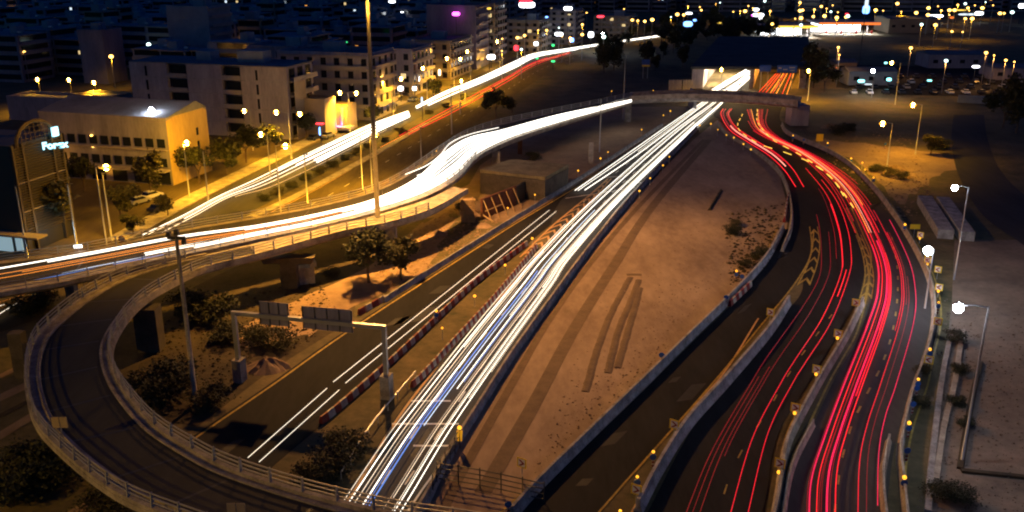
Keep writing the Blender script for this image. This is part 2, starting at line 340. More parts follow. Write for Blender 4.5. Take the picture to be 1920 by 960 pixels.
# earth tracks in the central dirt field
line(path([(1330, 262), (1225, 385), (1150, 500), (1075, 620), (1000, 760), (905, 925)], 0, 60), 1.5, M['dirt3'], .03, name='dirt_track')  # tracks and trench marks use a darker tone of dirt
line(path([(1320, 262), (1200, 385), (1110, 490), (1030, 600), (960, 720), (870, 880), (830, 960)], 0, 60), .9, M['dirt3'], .034, name='dirt_track')
# dug trench marks: low banks and grooves
def bank(name, pix, wd, h, m):
    mb = MB(); P = even(path(pix, 0, 40), .8)
    P = [p+Vector((random.uniform(-.04, .04), random.uniform(-.04, .04), 0)) for p in P]
    mb.sweep(P, [(-wd/2, 0), (-wd*.2, h), (wd*.2, h*.9), (wd/2, 0)]); return struct(mb.build(name, m))
bank('earth_bank', [(1098, 735), (1122, 650), (1150, 580), (1182, 520)], .9, .1, M['dirt3'])
bank('earth_bank', [(1140, 700), (1160, 620), (1185, 560), (1198, 525)], .9, .1, M['dirt3'])
bank('earth_bank', [(1158, 690), (1172, 640), (1190, 580), (1200, 540)], .9, .1, M['dirt3'])
bank('earth_bank', [(1175, 515), (1203, 515)], .9, .1, M['dirt3'])
bank('earth_bank', [(1330, 395), (1352, 358)], .6, .4, M['darkdirt'])
# ================================================================ elevated decks
ZD = 6.5
def deck(name, label, Lp, Rp, m, n=90, th=1.1, z=ZD, over=.0):
    A, B = path(Lp, z, n), path(Rp, z, n); mb = MB(); dn = Vector((0, 0, -th)); ins = 1.2
    A2_ = [a.lerp(b, .0) for a, b in zip(A, B)]
    mb.ribbon(A, B)
    mb.ribbon([a+dn*.45 for a in A], A); mb.ribbon(B, [b+dn*.45 for b in B])
    Ai = [a.lerp(b, min(.3, ins/max(.1, (b-a).length)))+dn for a, b in zip(A, B)]; Bi = [b.lerp(a, min(.3, ins/max(.1, (b-a).length)))+dn for a, b in zip(A, B)]
    mb.ribbon(Ai, [a+dn*.45 for a in A]); mb.ribbon([b+dn*.45 for b in B], Bi); mb.ribbon(Bi, Ai)
    mb.quad(A[0], B[0], Bi[0], Ai[0]); mb.quad(B[-1], A[-1], Ai[-1], Bi[-1])
    return A, B, mb
# main flyover carrying the white stream
FLl = [(-70, 500), (0, 489), (162, 468), (340, 430), (480, 406), (600, 384), (697, 358), (750, 333), (790, 306), (830, 278), (870, 254), (930, 233), (1020, 214), (1100, 198), (1182, 181)]
FLr = [(-70, 566), (0, 549), (125, 527), (277, 492), (420, 462), (560, 432), (690, 402), (780, 375), (835, 350), (868, 325), (890, 300), (915, 282), (980, 254), (1090, 218), (1182, 190)]
flo = thing('flyover', 'long concrete flyover carrying the broad stream of white headlight streaks', 'flyover')
FA, FB, mb = deck('deck', '', FLl, FLr, None); mb.build('deck', M['concrete'], flo)
mb = MB(); z1 = Vector((0, 0, .012))
mb.ribbon([a.lerp(b, .1)+z1 for a, b in zip(FA, FB)], [a.lerp(b, .8)+z1 for a, b in zip(FA, FB)]); mb.build('road_surface', M['asphalt2'], flo)
# loop ramp
RLo = [(1000, 1180), (800, 1150), (600, 1085), (430, 1015), (262, 952), (180, 905), (105, 842), (65, 795), (48, 740), (46, 690), (62, 640), (95, 605), (150, 562), (225, 522), (325, 492), (480, 456), (642, 419), (725, 398), (805, 372), (850, 350)]
RLi = [(1000, 1005), (860, 982), (720, 960), (560, 920), (440, 880), (370, 845), (300, 800), (250, 745), (222, 700), (212, 655), (225, 620), (250, 585), (285, 555), (335, 527), (387, 504), (490, 478), (642, 437), (725, 421), (808, 396), (878, 357)]
rmp = thing('loop_ramp', 'elevated concrete loop ramp curving round in a half circle, no traffic on it', 'ramp')
RA, RB, mb = deck('deck', '', RLo, RLi, None, n=150, z=ZD-.006); mb.build('deck', M['concrete'], rmp)
def frac(A, B, f, dz=0): return [a.lerp(b, f)+Vector((0, 0, dz)) for a, b in zip(A, B)]
N1 = 118
mb = MB(); mb.ribbon(frac(RA, RB, .17, .012)[:N1], frac(RA, RB, .85, .012)[:N1]); mb.build('road_surface', M['asphalt2'], rmp)
for f in (.165, .855):
    mb = MB(); mb.sweep(even(frac(RA, RB, f)[:N1], 1.), [(-.12, 0), (-.12, .16), (.12, .16), (.12, 0)]); mb.build('kerb', M['concrete'], rmp)
mb = MB(); mb.sweep(even(offs(RB, -.25)[4:], 1.), [(-.2, 0), (-.2, .3), (.2, .3), (.2, 0)]); mb.build('edge_beam', M['concrete'], rmp)
mb = MB(); mb.sweep(even(offs(RA, .25)[4:N1-4], 1.), [(-.2, 0), (-.2, .3), (.2, .3), (.2, 0)]); mb.build('edge_beam', M['concrete'], rmp)
# expansion joints and repair patches on the ramp and roads
for A_, B_x, tt, k0, k1 in ((RA, RB, rmp, 12, N1), (FA, FB, flo, 4, 86)):
    for k in range(k0, k1, 9):
        a, b = A_[k].lerp(B_x[k], .17), A_[k].lerp(B_x[k], .8); d = (A_[k+1]-A_[k]).normalized()*.14; e = Vector((0, 0, .018)); mb = MB(); mb.quad(a-d+e, b-d+e, b+d+e, a+d+e); mb.build('expansion_joint', M['darksteel'], tt)
rq = random.Random(11)
for A_, B_x, z in ((SA, SB, .0), (A3, B3, .0), (MA, MBn, .0)):
    for _ in range(7):
        k = rq.randrange(6, 56); f = rq.uniform(.15, .7); u_ = rq.uniform(.06, .25); a, b = A_[k].lerp(B_x[k], f), A_[k].lerp(B_x[k], f+u_); k2 = k+rq.randrange(1, 4); c, d = A_[k2].lerp(B_x[k2], f+u_), A_[k2].lerp(B_x[k2], f)
        mb = MB(); e = Vector((0, 0, .002)); mb.quad(a+e, b+e, c+e, d+e); struct(mb.build('road_patch', M['tar']))
# railings
def railing(P, label, step, hgt=1.1, m='rail', nr=3, tap=True, wb=.34, maxn=99, group='railings of the elevated roads'):
    t = thing('guard_railing', label, 'railing', group=group)
    for k in range(nr):
        mb = MB(); mb.sweep(even(P, 1.), [(-.035, hgt*(k+1)/nr-.1), (-.035, hgt*(k+1)/nr), (.035, hgt*(k+1)/nr), (.035, hgt*(k+1)/nr-.1)]); mb.build('rail', M[m], t)
    Q = even(P, step); me = None
    for i, p in enumerate(Q[:maxn]):
        if me is None:
            mb = MB(); mb.hexa([(-.06, -wb/2, 0), (.06, -wb/2, 0), (.06, wb/2, 0), (-.06, wb/2, 0)], [(-.05, -.07, hgt*1.05), (.05, -.07, hgt*1.05), (.05, .07, hgt*1.05), (-.05, .07, hgt*1.05)]); me = mb.mesh('post', M[m])
        s = sidev(Q, i); link('post', me, t, p, math.atan2(s.y, s.x)+math.pi/2)
    return t
up = Vector((0, 0, .3))
railing([p+up for p in offs(RB, -.25)[4:142]], 'grey three bar railing along the inner edge of the loop ramp', 2.9, m='rail')
railing([p+up for p in offs(RA, .3)[4:N1-6]], 'grey three bar railing round the outer edge of the loop ramp', 2.6, m='rail')
iF = [p for p in offs(FB, -.3)]
railing(iF[:34], 'dark railing on the near edge of the flyover left of the loop ramp', 3.2, m='rail', wb=.2)
railing(iF[52:], 'thin railing on the near edge of the flyover towards the overpass', 3.4, m='rail', wb=.2, maxn=90)
railing(offs(FA, .3), 'thin railing on the far edge of the flyover beside the avenue', 3.6, m='rail', wb=.2, maxn=95)
# piers
def pier(p, label, h, w1=2.2, w2=1.6, cap=None, rz=0, m='concrete2'):
    t = thing('bridge_pier', label, 'pier', (p.x, p.y, 0), rz, 'piers under the elevated roads')
    mb = MB(); mb.box((0, 0, h/2), (w1, w2, h)); mb.build('column', M[m], t)
    if cap: mb = MB(); mb.box((0, 0, h+.45), (cap, w2*1.1, .9), tap=1.12); mb.build('pier_cap', M[m], t)
RC = frac(RA, RB, .5)
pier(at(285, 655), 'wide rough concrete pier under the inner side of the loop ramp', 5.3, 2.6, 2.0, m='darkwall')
pier(at(137, 560), 'narrow pier under the flyover where the loop ramp leaves it', 5.3, 1.2, 1.2)
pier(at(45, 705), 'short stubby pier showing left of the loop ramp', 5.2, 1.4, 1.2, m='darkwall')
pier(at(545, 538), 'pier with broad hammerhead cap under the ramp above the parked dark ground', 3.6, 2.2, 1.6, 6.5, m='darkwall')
pier(at(735, 480), 'pier in deep shade under the lit yellow deck edge by the trees', 5.2, 1.6, 1.6)
pier(at(1175, 226), 'pale abutment pier at the left end of the overpass', 5.2, 1.6, 5)
pier(at(930, 330), 'pier behind the raw concrete slab structure', 5.2, 1.6, 1.6)
t = thing('concrete_block', 'pale concrete cap block lit beside the pier in the dark', 'block', at(572, 530), R(20)); mb = MB()
mb.box((0, 0, 1.2), (2.6, 1.5, 2.4)); mb.box((1.2, 0, 2.7), (.9, 1.5, .6)); mb.build('block', M['concrete'], t)
# overpass bridge with solid parapet
OVf = [(1182, 188), (1260, 184), (1335, 184), (1400, 187), (1450, 191), (1496, 196)]
OVb = [(1182, 180), (1260, 176), (1335, 176), (1405, 179), (1455, 183), (1502, 188)]
ob = thing('overpass_bridge', 'concrete overpass with smooth curved parapet crossing all the motorway lanes', 'bridge')
A, B, mb = deck('deck', '', OVb, OVf, None, th=1.2); mb.build('deck', M['concrete2'], ob)
mb = MB(); mb.sweep(even([p+Vector((0, 0, .003)) for p in B], 2), [(-.3, 0), (-.3, 1.1), (.12, 1.1), (.12, 0)]); mb.build('parapet', M['concrete'], ob)
mb = MB(); mb.sweep(even([p+Vector((0, 0, .003)) for p in A], 2), [(-.15, 0), (-.15, 1.0), (.15, 1.0), (.15, 0)]); mb.build('parapet', M['concrete'], ob)
p = at(1497, 236); mb = MB(); mb.box((p.x+.2, p.y+2.5, 2.6), (4.6, 5, 5.2)); mb.build('abutment', M['plaster'], ob)
p = at(1350, 214); mb = MB(); mb.box((p.x-6, p.y+9, 2.6), (.8, 8, 5.2)); mb.build('column', M['concrete2'], ob)
# ================================================================ tunnel portals and roof
pt = thing('tunnel_portal', 'wide concrete tunnel portal with a lit white mouth and a lit orange mouth', 'tunnel')
yb = at(1350, 166).y
def X(px, py=166): return at(px, py).x
xs = [X(1296), X(1317), X(1404), X(1412), X(1497), X(1510)]
D = 100; sl_ = .30       # the tubes run to the right as they recede
def wall(x0, x1, z0, z1, m, name, y0=0, y1=D, skew=sl_):
    mb = MB(); lo = [(x0+skew*y0, yb+y0, z0), (x1+skew*y0, yb+y0, z0), (x1+skew*y1, yb+y1, z0), (x0+skew*y1, yb+y1, z0)]
    mb.hexa(lo, [(a, b, z1) for a, b, _ in lo]); mb.build(name, m, pt)
wall(xs[0], xs[1], 0, 6.2, M['plaster'], 'wing_wall', 0, D); wall(xs[2], xs[3], 0, 6.1, M['concrete'], 'middle_wall'); wall(xs[4], xs[5], 0, 6.1, M['concrete'], 'side_wall')
wall(xs[0]-.5, xs[5]+.5, 6.2, 7.0, M['darkroof'], 'roof_slab', -.4, D)
wall(xs[1], xs[4], 0, 6.2, M['concrete'], 'end_wall', D, D+1)
for x, c, pw in ((xs[1]+3, (1, .72, .4), 9000), (xs[1]+9, (1, .72, .4), 9000), (xs[3]+5, (1, .4, .05), 5200), (xs[3]+11, (1, .45, .05), 3600)):
    for yy in (9, 30):
        point(pt, (x+sl_*yy, yb+yy, 5.4), pw, c, .5)
        mb = MB(); mb.box((x+sl_*yy, yb+yy, 5.9), (1.2, .5, .25)); mb.build('tunnel_lamp', M['e_small'], pt)
def sign_board(label, px, py, z, w_, h_, m, m2=None):
    p = at(px, py, z); t = thing('direction_sign', label, 'road sign', p, group='blue signs near the tunnel')
    mb = MB(); mb.box((0, 0, 0), (w_, .2, h_)); mb.build('panel', M[m], t)
    if m2:
        mb = MB()
        for q in m2: mb.box((q[0], -.14, q[1]), (q[2], .05, q[3]))
        mb.build('lettering', M['white'], t)
    mb = MB(); mb.tube([(-w_*.3, .3, -h_*.5), (-w_*.3, .3, -z+.01)], .1); mb.tube([(w_*.3, .3, -h_*.5), (w_*.3, .3, -z+.01)], .1); mb.build('post', M['steel'], t)
sign_board('plain blue sign over the left lanes of the orange tunnel mouth', 1435, 128, 6.9, 3.6, 2.0, 'blue')
sign_board('wide blue sign with white streaks over the orange tunnel mouth', 1476, 129, 6.9, 6.2, 2.3, 'blue', [(-2.3, .3, .9, .5), (-.6, -.2, 1.3, .3), (1.5, .4, 1.8, .35), (1.6, -.5, 1.4, .3)])
sign_board('small blue and yellow sign standing alone in the dark', 1211, 117, 5.5, 2.6, 1.9, 'blue')
p = at(1211, 122, 5.0); t = tag(link('sign_plate', None, None, p), 'yellow lower strip of the lone blue sign', 'sign'); mb = MB(); mb.box((0, -.13, -.2), (2.6, .06, .6)); mb.build('plate', M['yellow'], t)
# noise panels behind the overpass
for i, (a, b) in enumerate(((1254, 1277), (1280, 1297))):
    p, q = at(a, 172), at(b, 172); t = thing('barrier_panel', ['wider', 'narrower'][i]+' framed white panel fence behind the overpass left of the tunnel', 'fence', p)
    Wd = (q-p).length; mb = MB(); mb.box((Wd/2, 0, 1.9), (Wd, .1, 3.6)); mb.build('panel', M['plaster2'], t)
    for k in range(4): mb = MB(); mb.box((Wd*k/3, -.1, 1.95), (.18, .14, 3.9)); mb.build('frame', M['concrete2'], t)
# dark roof plain beyond the portals is the covered motorway

# ================================================================ light streaks
def streaks(Lp, Rp, z, specs, noun, place, group, n=160, thin=.85):
    A, B = path(Lp, z, n), path(Rp, z, n)
    rank = {}
    for m_ in {q[5] for q in specs}:
        for j, q in enumerate(sorted((q for q in specs if q[5] == m_), key=lambda q: q[0]+q[1])): rank[q] = j
    for (f0, f1, s0, s1, r, mt) in specs:
        i0, i1 = int(s0*(n-1)), max(int(s1*(n-1)), int(s0*(n-1))+2); P = []
        for i in range(i0, i1+1):
            if i >= n: break
            f = f0+(f1-f0)*(i/(n-1)); P.append(A[i].lerp(B[i], f))
        mb = MB(); mb.tube(P, r*thin*min(1.3, .55+P[0].y/420), 5, r*thin*min(1.3, .55+P[-1].y/420)); o = mb.build('light_streak', M[mt])  # radius grows with distance, so bloom is built into the streak shape
        adj = {'e_white': 'white', 'e_white2': 'pale cream', 'e_hot': 'dazzling white', 'e_faint': 'faint', 'e_blue': 'blue', 'e_bluew': 'blue-white', 'e_red': 'red', 'e_redhot': 'bright red', 'e_mag': 'crimson', 'e_dim': 'dim red', 'e_orange': 'orange', 'e_pink': 'pink'}[mt]
        tag(o, f'{nth(rank[(f0, f1, s0, s1, r, mt)])} {adj} {noun} from the left {place}', 'light trail', group)
# central motorway: bounds from bottom (s=0) to the overpass and on into the tunnel
TL = [(600, 1008), (655, 923), (730, 813), (802, 720), (878, 625), (955, 533), (1008, 473), (1110, 372), (1250, 253), (1338, 190), (1385, 150), (1420, 120)]
TR = [(712, 1015), (762, 942), (840, 812), (902, 720), (965, 630), (1035, 532), (1073, 476), (1175, 362), (1302, 240), (1352, 195), (1402, 150), (1440, 118)]
streaks(TL, TR, .65, [
 (0, .02, 0, .6, .06, 'e_white2'), (.1, .1, 0, .98, .09, 'e_white'), (.2, .17, 0, .78, .06, 'e_white2'), (.35, .3, 0, .99, .11, 'e_white'), (.4, .34, 0, .3, .05, 'e_blue'),
 (.46, .4, .02, .2, .13, 'e_blue'), (.44, .42, .2, .5, .12, 'e_blue'), (.5, .5, .2, .62, .08, 'e_bluew'), (.6, .66, .27, .75, .09, 'e_white'), (.64, .68, .28, .55, .07, 'e_blue'), (.56, .6, .4, .8, .07, 'e_white2'),
 (.7, .8, .06, .9, .05, 'e_faint'), (.74, .85, .1, .95, .06, 'e_white2'), (.86, .9, .06, .7, .05, 'e_white2'), (.9, .92, .02, .98, .07, 'e_white'), (.96, .96, .25, .8, .05, 'e_white2'), (1, 1, 0, 1, .08, 'e_white'), (1.04, 1.03, .3, .6, .04, 'e_white2'),
 (.93, .93, .56, 1, .13, 'e_white'), (1.0, 1.0, .58, 1, .12, 'e_white'), (.97, .97, .6, 1, .1, 'e_hot'),
 (.84, .84, .45, .76, .07, 'e_white'), (.05, -.04, .3, .52, .05, 'e_white2'), (.27, .24, .1, .45, .05, 'e_faint'), (.15, .12, .34, .55, .06, 'e_white')],
 'headlight streak', 'on the central motorway', 'headlight streaks on the central motorway', thin=.66)
# left stream joining from (1078,357)
streaks([(1078, 357), (1170, 293), (1250, 237), (1306, 199), (1352, 168)], [(1094, 358), (1186, 296), (1262, 240), (1316, 199), (1360, 168)], .65,
 [(0, 0, 0, 1, .08, 'e_white'), (.35, .35, 0, 1, .06, 'e_white'), (1, 1, .01, 1, .1, 'e_white'), (.7, .7, .3, 1, .06, 'e_white2')], 'headlight streak', 'above the hatched chevrons', 'headlight streaks joining the motorway')
streaks([(1322, 178), (1345, 160), (1390, 128)], [(1362, 178), (1385, 162), (1420, 140)], .65, [(0, .3, 0, 1, .3, 'e_hot'), (.2, .45, 0, 1, .25, 'e_hot'), (.6, .7, 0, 1, .12, 'e_white'), (.75, .85, 0, .9, .12, 'e_white'), (1, 1, .0, .5, .25, 'e_hot')], 'headlight streak', 'in the white tunnel mouth', 'headlight streaks in the tunnel mouth')
# pair on the side road, cut by the gantry
for a, b, nm in (((625, 716), (1030, 394), 'upper'), ((648, 718), (1043, 396), 'lower'), ((465, 858), (613, 728), 'upper short'), ((486, 866), (636, 731), 'lower short')):
    mb = MB(); mb.tube([at(*a, .6), at(*b, .6)], .038, 5); tag(mb.build('light_streak', M['e_white2']), nm+' thin white streak on the dark side road beside the gantry', 'light trail', 'thin streaks on the side road')
for i, (a, b) in enumerate((((-20, 600), (40, 563)), ((-30, 582), (8, 571)))):
    mb = MB(); mb.tube([at(*a, .6), at(*b, .6)], .05, 5); tag(mb.build('light_streak', M['e_white2']), ['longer', 'shorter'][i]+' white streak under the flyover at the far left edge', 'light trail')
# flyover stream
FTl = [(-60, 512), (0, 503), (165, 474), (340, 442), (480, 423), (600, 400), (700, 374), (780, 335), (835, 285), (880, 258), (940, 244), (1040, 217), (1120, 200), (1184, 187)]
FTr = [(-60, 540), (20, 532), (200, 497), (337, 470), (480, 441), (600, 417), (700, 391), (790, 362), (856, 326), (892, 290), (960, 256), (1050, 228), (1125, 207), (1184, 191)]
sp = [(.0, .0, 0, 1, .12, 'e_white'), (.12, .08, .12, 1, .1, 'e_white'), (.25, .2, .3, 1, .1, 'e_white'), (.72, .7, .2, 1, .09, 'e_white'), (.85, .8, .2, 1, .11, 'e_white'), (1, .95, .25, 1, .1, 'e_white'), (.95, .9, .12, .4, .05, 'e_bluew'), (1.05, 1.0, .03, .22, .05, 'e_blue'), (.45, .4, .1, .5, .032, 'e_orange'), (.6, .5, 0, .35, .032, 'e_orange'), (.35, .35, 0, .3, .032, 'e_orange')]
for k in range(8): sp.append((.03+.125*k, .05+.115*k, .42+.02*(k % 3), .76+.03*(k % 4), .125, 'e_hot'))
for k in range(4): sp.append((.15+.2*k, .2+.2*k, .72, 1, .14, 'e_white'))
streaks(FTl, FTr, ZD+.65, sp, 'headlight streak', 'on the elevated flyover', 'headlight streaks on the flyover')
for i, pix in enumerate((((760, 327), (800, 310), (826, 290), (845, 268), (880, 252), (935, 239)), ((782, 329), (815, 318), (838, 298), (860, 272), (895, 256)))):
    mb = MB(); mb.tube(path(pix, ZD+.6, 40), .07, 5); tag(mb.build('light_streak', M['e_white']), ['outermost', 'second outermost'][i]+' thin white streak swerving off the far edge of the flyover', 'light trail')
# avenue streams
AT1 = [(268, 440), (345, 403), (410, 368), (480, 336), (560, 296), (640, 258), (700, 231), (765, 208)]
AT2 = [(295, 440), (365, 405), (430, 370), (500, 347), (580, 310), (650, 275), (705, 247), (768, 218)]
streaks(AT1, AT2, .65, [(0, 0, 0, 1, .09, 'e_white'), (.3, .2, .0, 1, .06, 'e_white2'), (.6, .5, .12, 1, .08, 'e_white'), (1, .7, .02, 1, .08, 'e_white2'), (.2, .2, .5, 1, .2, 'e_white'), (.5, .5, .55, 1, .22, 'e_hot'), (.8, .8, .6, 1, .22, 'e_white'), (1.1, 1, .6, 1, .2, 'e_white'), (1.3, 1.3, .3, .9, .05, 'e_faint')], 'headlight streak', 'on the nearer length of the avenue', 'headlight streaks on the avenue')
AT3 = [(780, 200), (835, 172), (900, 146), (960, 118), (1000, 101), (1060, 92), (1140, 80), (1240, 66)]
AT4 = [(783, 206), (845, 178), (910, 151), (968, 125), (1006, 106), (1066, 95), (1142, 82), (1240, 68)]
streaks(AT3, AT4, .65, [(0, 0, 0, 1, .2, 'e_white'), (.4, .4, .0, .8, .2, 'e_white'), (.7, .7, .2, 1, .25, 'e_white'), (1, 1, .05, .75, .2, 'e_white'), (.5, .5, .3, .6, .3, 'e_hot')], 'headlight streak', 'on the far length of the avenue', 'headlight streaks on the far avenue')
streaks([(690, 285), (770, 243), (840, 205), (900, 172), (950, 145), (1000, 117), (1068, 97)], [(735, 268), (790, 240), (850, 210), (908, 178), (956, 150), (1004, 121), (1070, 99)], .65, [(0, 0, .12, .9, .07, 'e_redhot'), (.5, .5, .0, 1, .032, 'e_orange'), (1, 1, .1, 1, .08, 'e_redhot'), (.3, .3, .5, 1, .1, 'e_red')], 'tail light streak', 'on the avenue', 'tail light streaks on the avenue')
# right main road, red
QL = [(1515, 985), (1520, 900), (1545, 820), (1582, 720), (1628, 605), (1646, 542), (1641, 478), (1603, 392), (1572, 345), (1532, 308), (1490, 280), (1440, 256), (1416, 236), (1405, 205)]
QR = [(1648, 985), (1650, 850), (1662, 780), (1682, 720), (1714, 605), (1717, 542), (1701, 478), (1655, 390), (1615, 345), (1570, 312), (1520, 285), (1465, 258), (1440, 232), (1445, 205)]
sp = []
for f, r, m_ in ((-.02, .04, 'e_dim'), (.01, .13, 'e_mag'), (.11, .08, 'e_redhot'), (.17, .04, 'e_dim'), (.245, .19, 'e_mag'), (.36, .09, 'e_redhot')): sp.append((f*1.05, f*.8, 0, .5+random.uniform(-.05, .08), r, m_))
sp += [(.14, .3, .0, .3, .05, 'e_dim'), (.3, .25, .0, .28, .05, 'e_dim'), (.31, .3, .22, .42, .12, 'e_red'), (.02, .0, .24, .34, .09, 'e_red'), (0, 0, .3, .9, .09, 'e_red'), (.3, .28, .3, .95, .09, 'e_redhot'), (.34, .33, .4, .95, .06, 'e_red')]
sp += [(.7, .66, 0, .5, .07, 'e_red'), (.82, .8, .0, .42, .04, 'e_dim'), (.98, 1, .02, .52, .07, 'e_mag'), (.64, .62, .3, .54, .06, 'e_red'), (.75, .75, .35, .5, .04, 'e_dim')]
sp += [(.1, .08, .5, 1, .07, 'e_orange'), (.18, .15, .5, .9, .08, 'e_pink'), (.24, .3, .52, .96, .09, 'e_redhot'), (.4, .45, .5, 1, .07, 'e_redhot'), (.5, .55, .52, 1, .06, 'e_red'), (.62, .7, .55, .95, .05, 'e_red'), (-.08, -.1, .55, 1, .06, 'e_redhot'), (-.2, -.3, .52, .95, .05, 'e_red'), (.56, .62, .6, 1, .05, 'e_redhot'), (.02, .0, .55, 1, .05, 'e_mag'), (.34, .38, .55, 1, .06, 'e_orange'), (.8, .86, .62, 1, .05, 'e_red'), (.28, .3, .5, .8, .09, 'e_pink'), (-.3, -.42, .5, .9, .05, 'e_redhot')]
streaks(QL, QR, .75, sp, 'tail light streak', 'on the right main road', 'tail light streaks on the right main road', thin=.66)
# broken yellow streaks = blinking indicators
for nm, base in (('left', [(1420, 205), (1421, 230), (1450, 262), (1500, 290), (1550, 325), (1580, 360), (1604, 395)]), ('right', [(1392, 214), (1384, 240), (1420, 268), (1470, 285), (1520, 305), (1560, 335), (1585, 372)])):
    P = even(path(base, .8, 80), 1.); k = 0
    while k < len(P)-5:
        mb = MB(); mb.tube(P[k:k+4], .09, 5); tag(mb.build('light_streak', M['e_sodw'] if 'e_sodw' in M else M['e_yel']), f'{nth(k//7)} short yellow dash of the blinking {nm} indicator trail', 'light trail', 'dashes of the blinking indicator trails'); k += 7
# branch, red
VL = [(1277, 985), (1335, 845), (1407, 720), (1440, 667), (1502, 580), (1535, 522), (1540, 477), (1534, 415), (1512, 347), (1475, 305)]
VR = [(1397, 985), (1440, 812), (1487, 717), (1510, 680), (1560, 600), (1592, 515), (1596, 477), (1588, 425), (1565, 370), (1520, 312)]
streaks(VL, VR, .75, [(0, 0, .0, .8, .04, 'e_dim'), (.1, .1, 0, .25, .035, 'e_dim'), (.22, .2, .0, .3, .035, 'e_dim'), (.3, .3, .1, .75, .035, 'e_dim'), (.72, .7, 0, .45, .06, 'e_red'), (.72, .7, .4, .99, .06, 'e_redhot'), (1, 1, .0, .5, .06, 'e_red'), (1, 1, .4, .95, .06, 'e_redhot'), (.86, .86, .5, .58, .09, 'e_redhot'), (.78, .66, .6, .85, .12, 'e_redhot'), (.5, .5, .65, .9, .04, 'e_dim')], 'tail light streak', 'on the central slip road', 'tail light streaks on the slip road', thin=.7)
streaks([(1492, 350), (1470, 318), (1440, 290), (1400, 265), (1368, 243), (1352, 215), (1356, 204)], [(1507, 350), (1485, 315), (1455, 287), (1412, 260), (1380, 238), (1366, 215), (1372, 204)], .75, [(0, 0, 0, 1, .09, 'e_redhot'), (.5, .5, .2, .7, .12, 'e_pink'), (1, 1, 0, 1, .08, 'e_redhot'), (.8, .8, .25, 1, .06, 'e_red'), (.3, .3, .35, 1, .05, 'e_mag')], 'tail light streak', 'on the innermost bend below the overpass', 'tail light streaks on the innermost bend')
streaks([(1418, 178), (1455, 138)], [(1478, 178), (1490, 138)], .75, [(f, f, 0, 1, .08, m_) for f, m_ in ((0, 'e_redhot'), (.12, 'e_red'), (.25, 'e_redhot'), (.4, 'e_orange'), (.48, 'e_red'), (.6, 'e_orange'), (.8, 'e_redhot'), (.95, 'e_orange'))], 'tail light streak', 'in the orange tunnel mouth', 'tail light streaks in the tunnel mouth')

# ================================================================ barriers and kerbs along the roads
JP = [(-.3, 0), (-.12, .35), (-.1, .85), (.1, .85), (.12, .35), (.3, 0)]
def jersey(pix, label, m='concrete', sc=1., name='concrete_barrier', n=70):
    mb = MB(); mb.sweep(even(path(pix, .03, n), 1.2), [(a*sc, b*sc) for a, b in JP]); return tag(mb.build(name, M[m]), label, 'barrier')
jersey([(960, 970), (1010, 915), (1100, 826), (1215, 714), (1285, 645), (1372, 560), (1435, 490), (1468, 430)], 'long blue-grey concrete barrier between the dirt field and the dark slip road', 'concrete2', 1.3)
jersey([(1196, 960), (1235, 885), (1290, 800), (1360, 722), (1440, 628), (1478, 570)], 'light grey concrete strip barrier right of the dark slip road', 'concrete2', 1.5)
jersey([(1448, 985), (1458, 940), (1473, 845), (1492, 800), (1538, 715), (1585, 635), (1617, 570)], 'pale silver barrier dividing the slip road from the right main road', 'concrete', 1.25)
jersey([(1466, 985), (1475, 920), (1490, 865), (1524, 798)], 'shorter white barrier beside the first red lane at the bottom', 'concrete', .9)
jersey([(1662, 985), (1655, 930), (1655, 885), (1666, 828)], 'bluish white barrier length at the right road edge near the bottom', 'concrete', 1.)
jersey([(1700, 980), (1692, 900), (1688, 840), (1712, 735), (1742, 650), (1752, 590), (1745, 535), (1722, 480), (1690, 425), (1655, 375), (1622, 337), (1590, 308), (1550, 284), (1500, 263), (1475, 250), (1466, 236)], 'long concrete parapet curving round the outside of the right main road', 'concrete', 1.1, n=120)
jersey([(1306, 243), (1240, 312), (1172, 388), (1100, 476), (1030, 572), (962, 668), (900, 765), (835, 870), (800, 940), (770, 990)], 'dark rimmed concrete barrier between the white lanes and the dirt field', 'concrete2', 1.2)
jersey([(1466, 472), (1482, 430), (1483, 390), (1474, 350), (1455, 318), (1410, 282), (1365, 255), (1345, 232)], 'curved concrete kerb wall on the inside of the upper bend', 'concrete', 1.)
jersey([(1242, 236), (1150, 296), (1067, 350), (950, 422), (860, 478), (770, 535), (720, 567)], 'low dark barrier above the side road below the raw structure', 'concrete2', .9)
mb = MB(); P = path([(640, 900), (700, 805), (780, 708)], .0, 20)
mb.tube([q+Vector((0, 0, .8)) for q in P], .08); [mb.tube([q, q+Vector((0, 0, .8))], .06) for q in even(P, 2.5)]; tag(mb.build('guard_rail', M['steel']), 'thin steel guard rail running down beside the gantry foot', 'guard rail')
# red and white plastic barrier rows: every block is a thing
me_blk = {}
for k in ('red', 'white'):
    mb = MB(); mb.hexa([(-.5, -.25, 0), (.5, -.25, 0), (.5, .25, 0), (-.5, .25, 0)], [(-.47, -.1, .8), (.47, -.1, .8), (.47, .1, .8), (-.47, .1, .8)]); me_blk[k] = mb.mesh('plastic_barrier', M[k])
def blocks(pix, place, step, group, sc=1.):
    Q = even(path(pix, .03, 60), step)
    for i, q in enumerate(Q):
        s = sidev(Q, i); k = ('red', 'white')[i % 2]; o = link('plastic_barrier', me_blk[k], None, q, math.atan2(s.y, s.x)+math.pi/2+random.uniform(-.04, .04)); o.scale = (step*.98, sc, sc)
        tag(o, f'{k} barrier block, {nth(i)} from the near end {place}', 'barrier', group)
blocks([(608, 790), (640, 764), (735, 680), (830, 590), (892, 532), (955, 484), (985, 462)], 'of the row along the side road', 1.15, 'red and white barrier row along the side road')
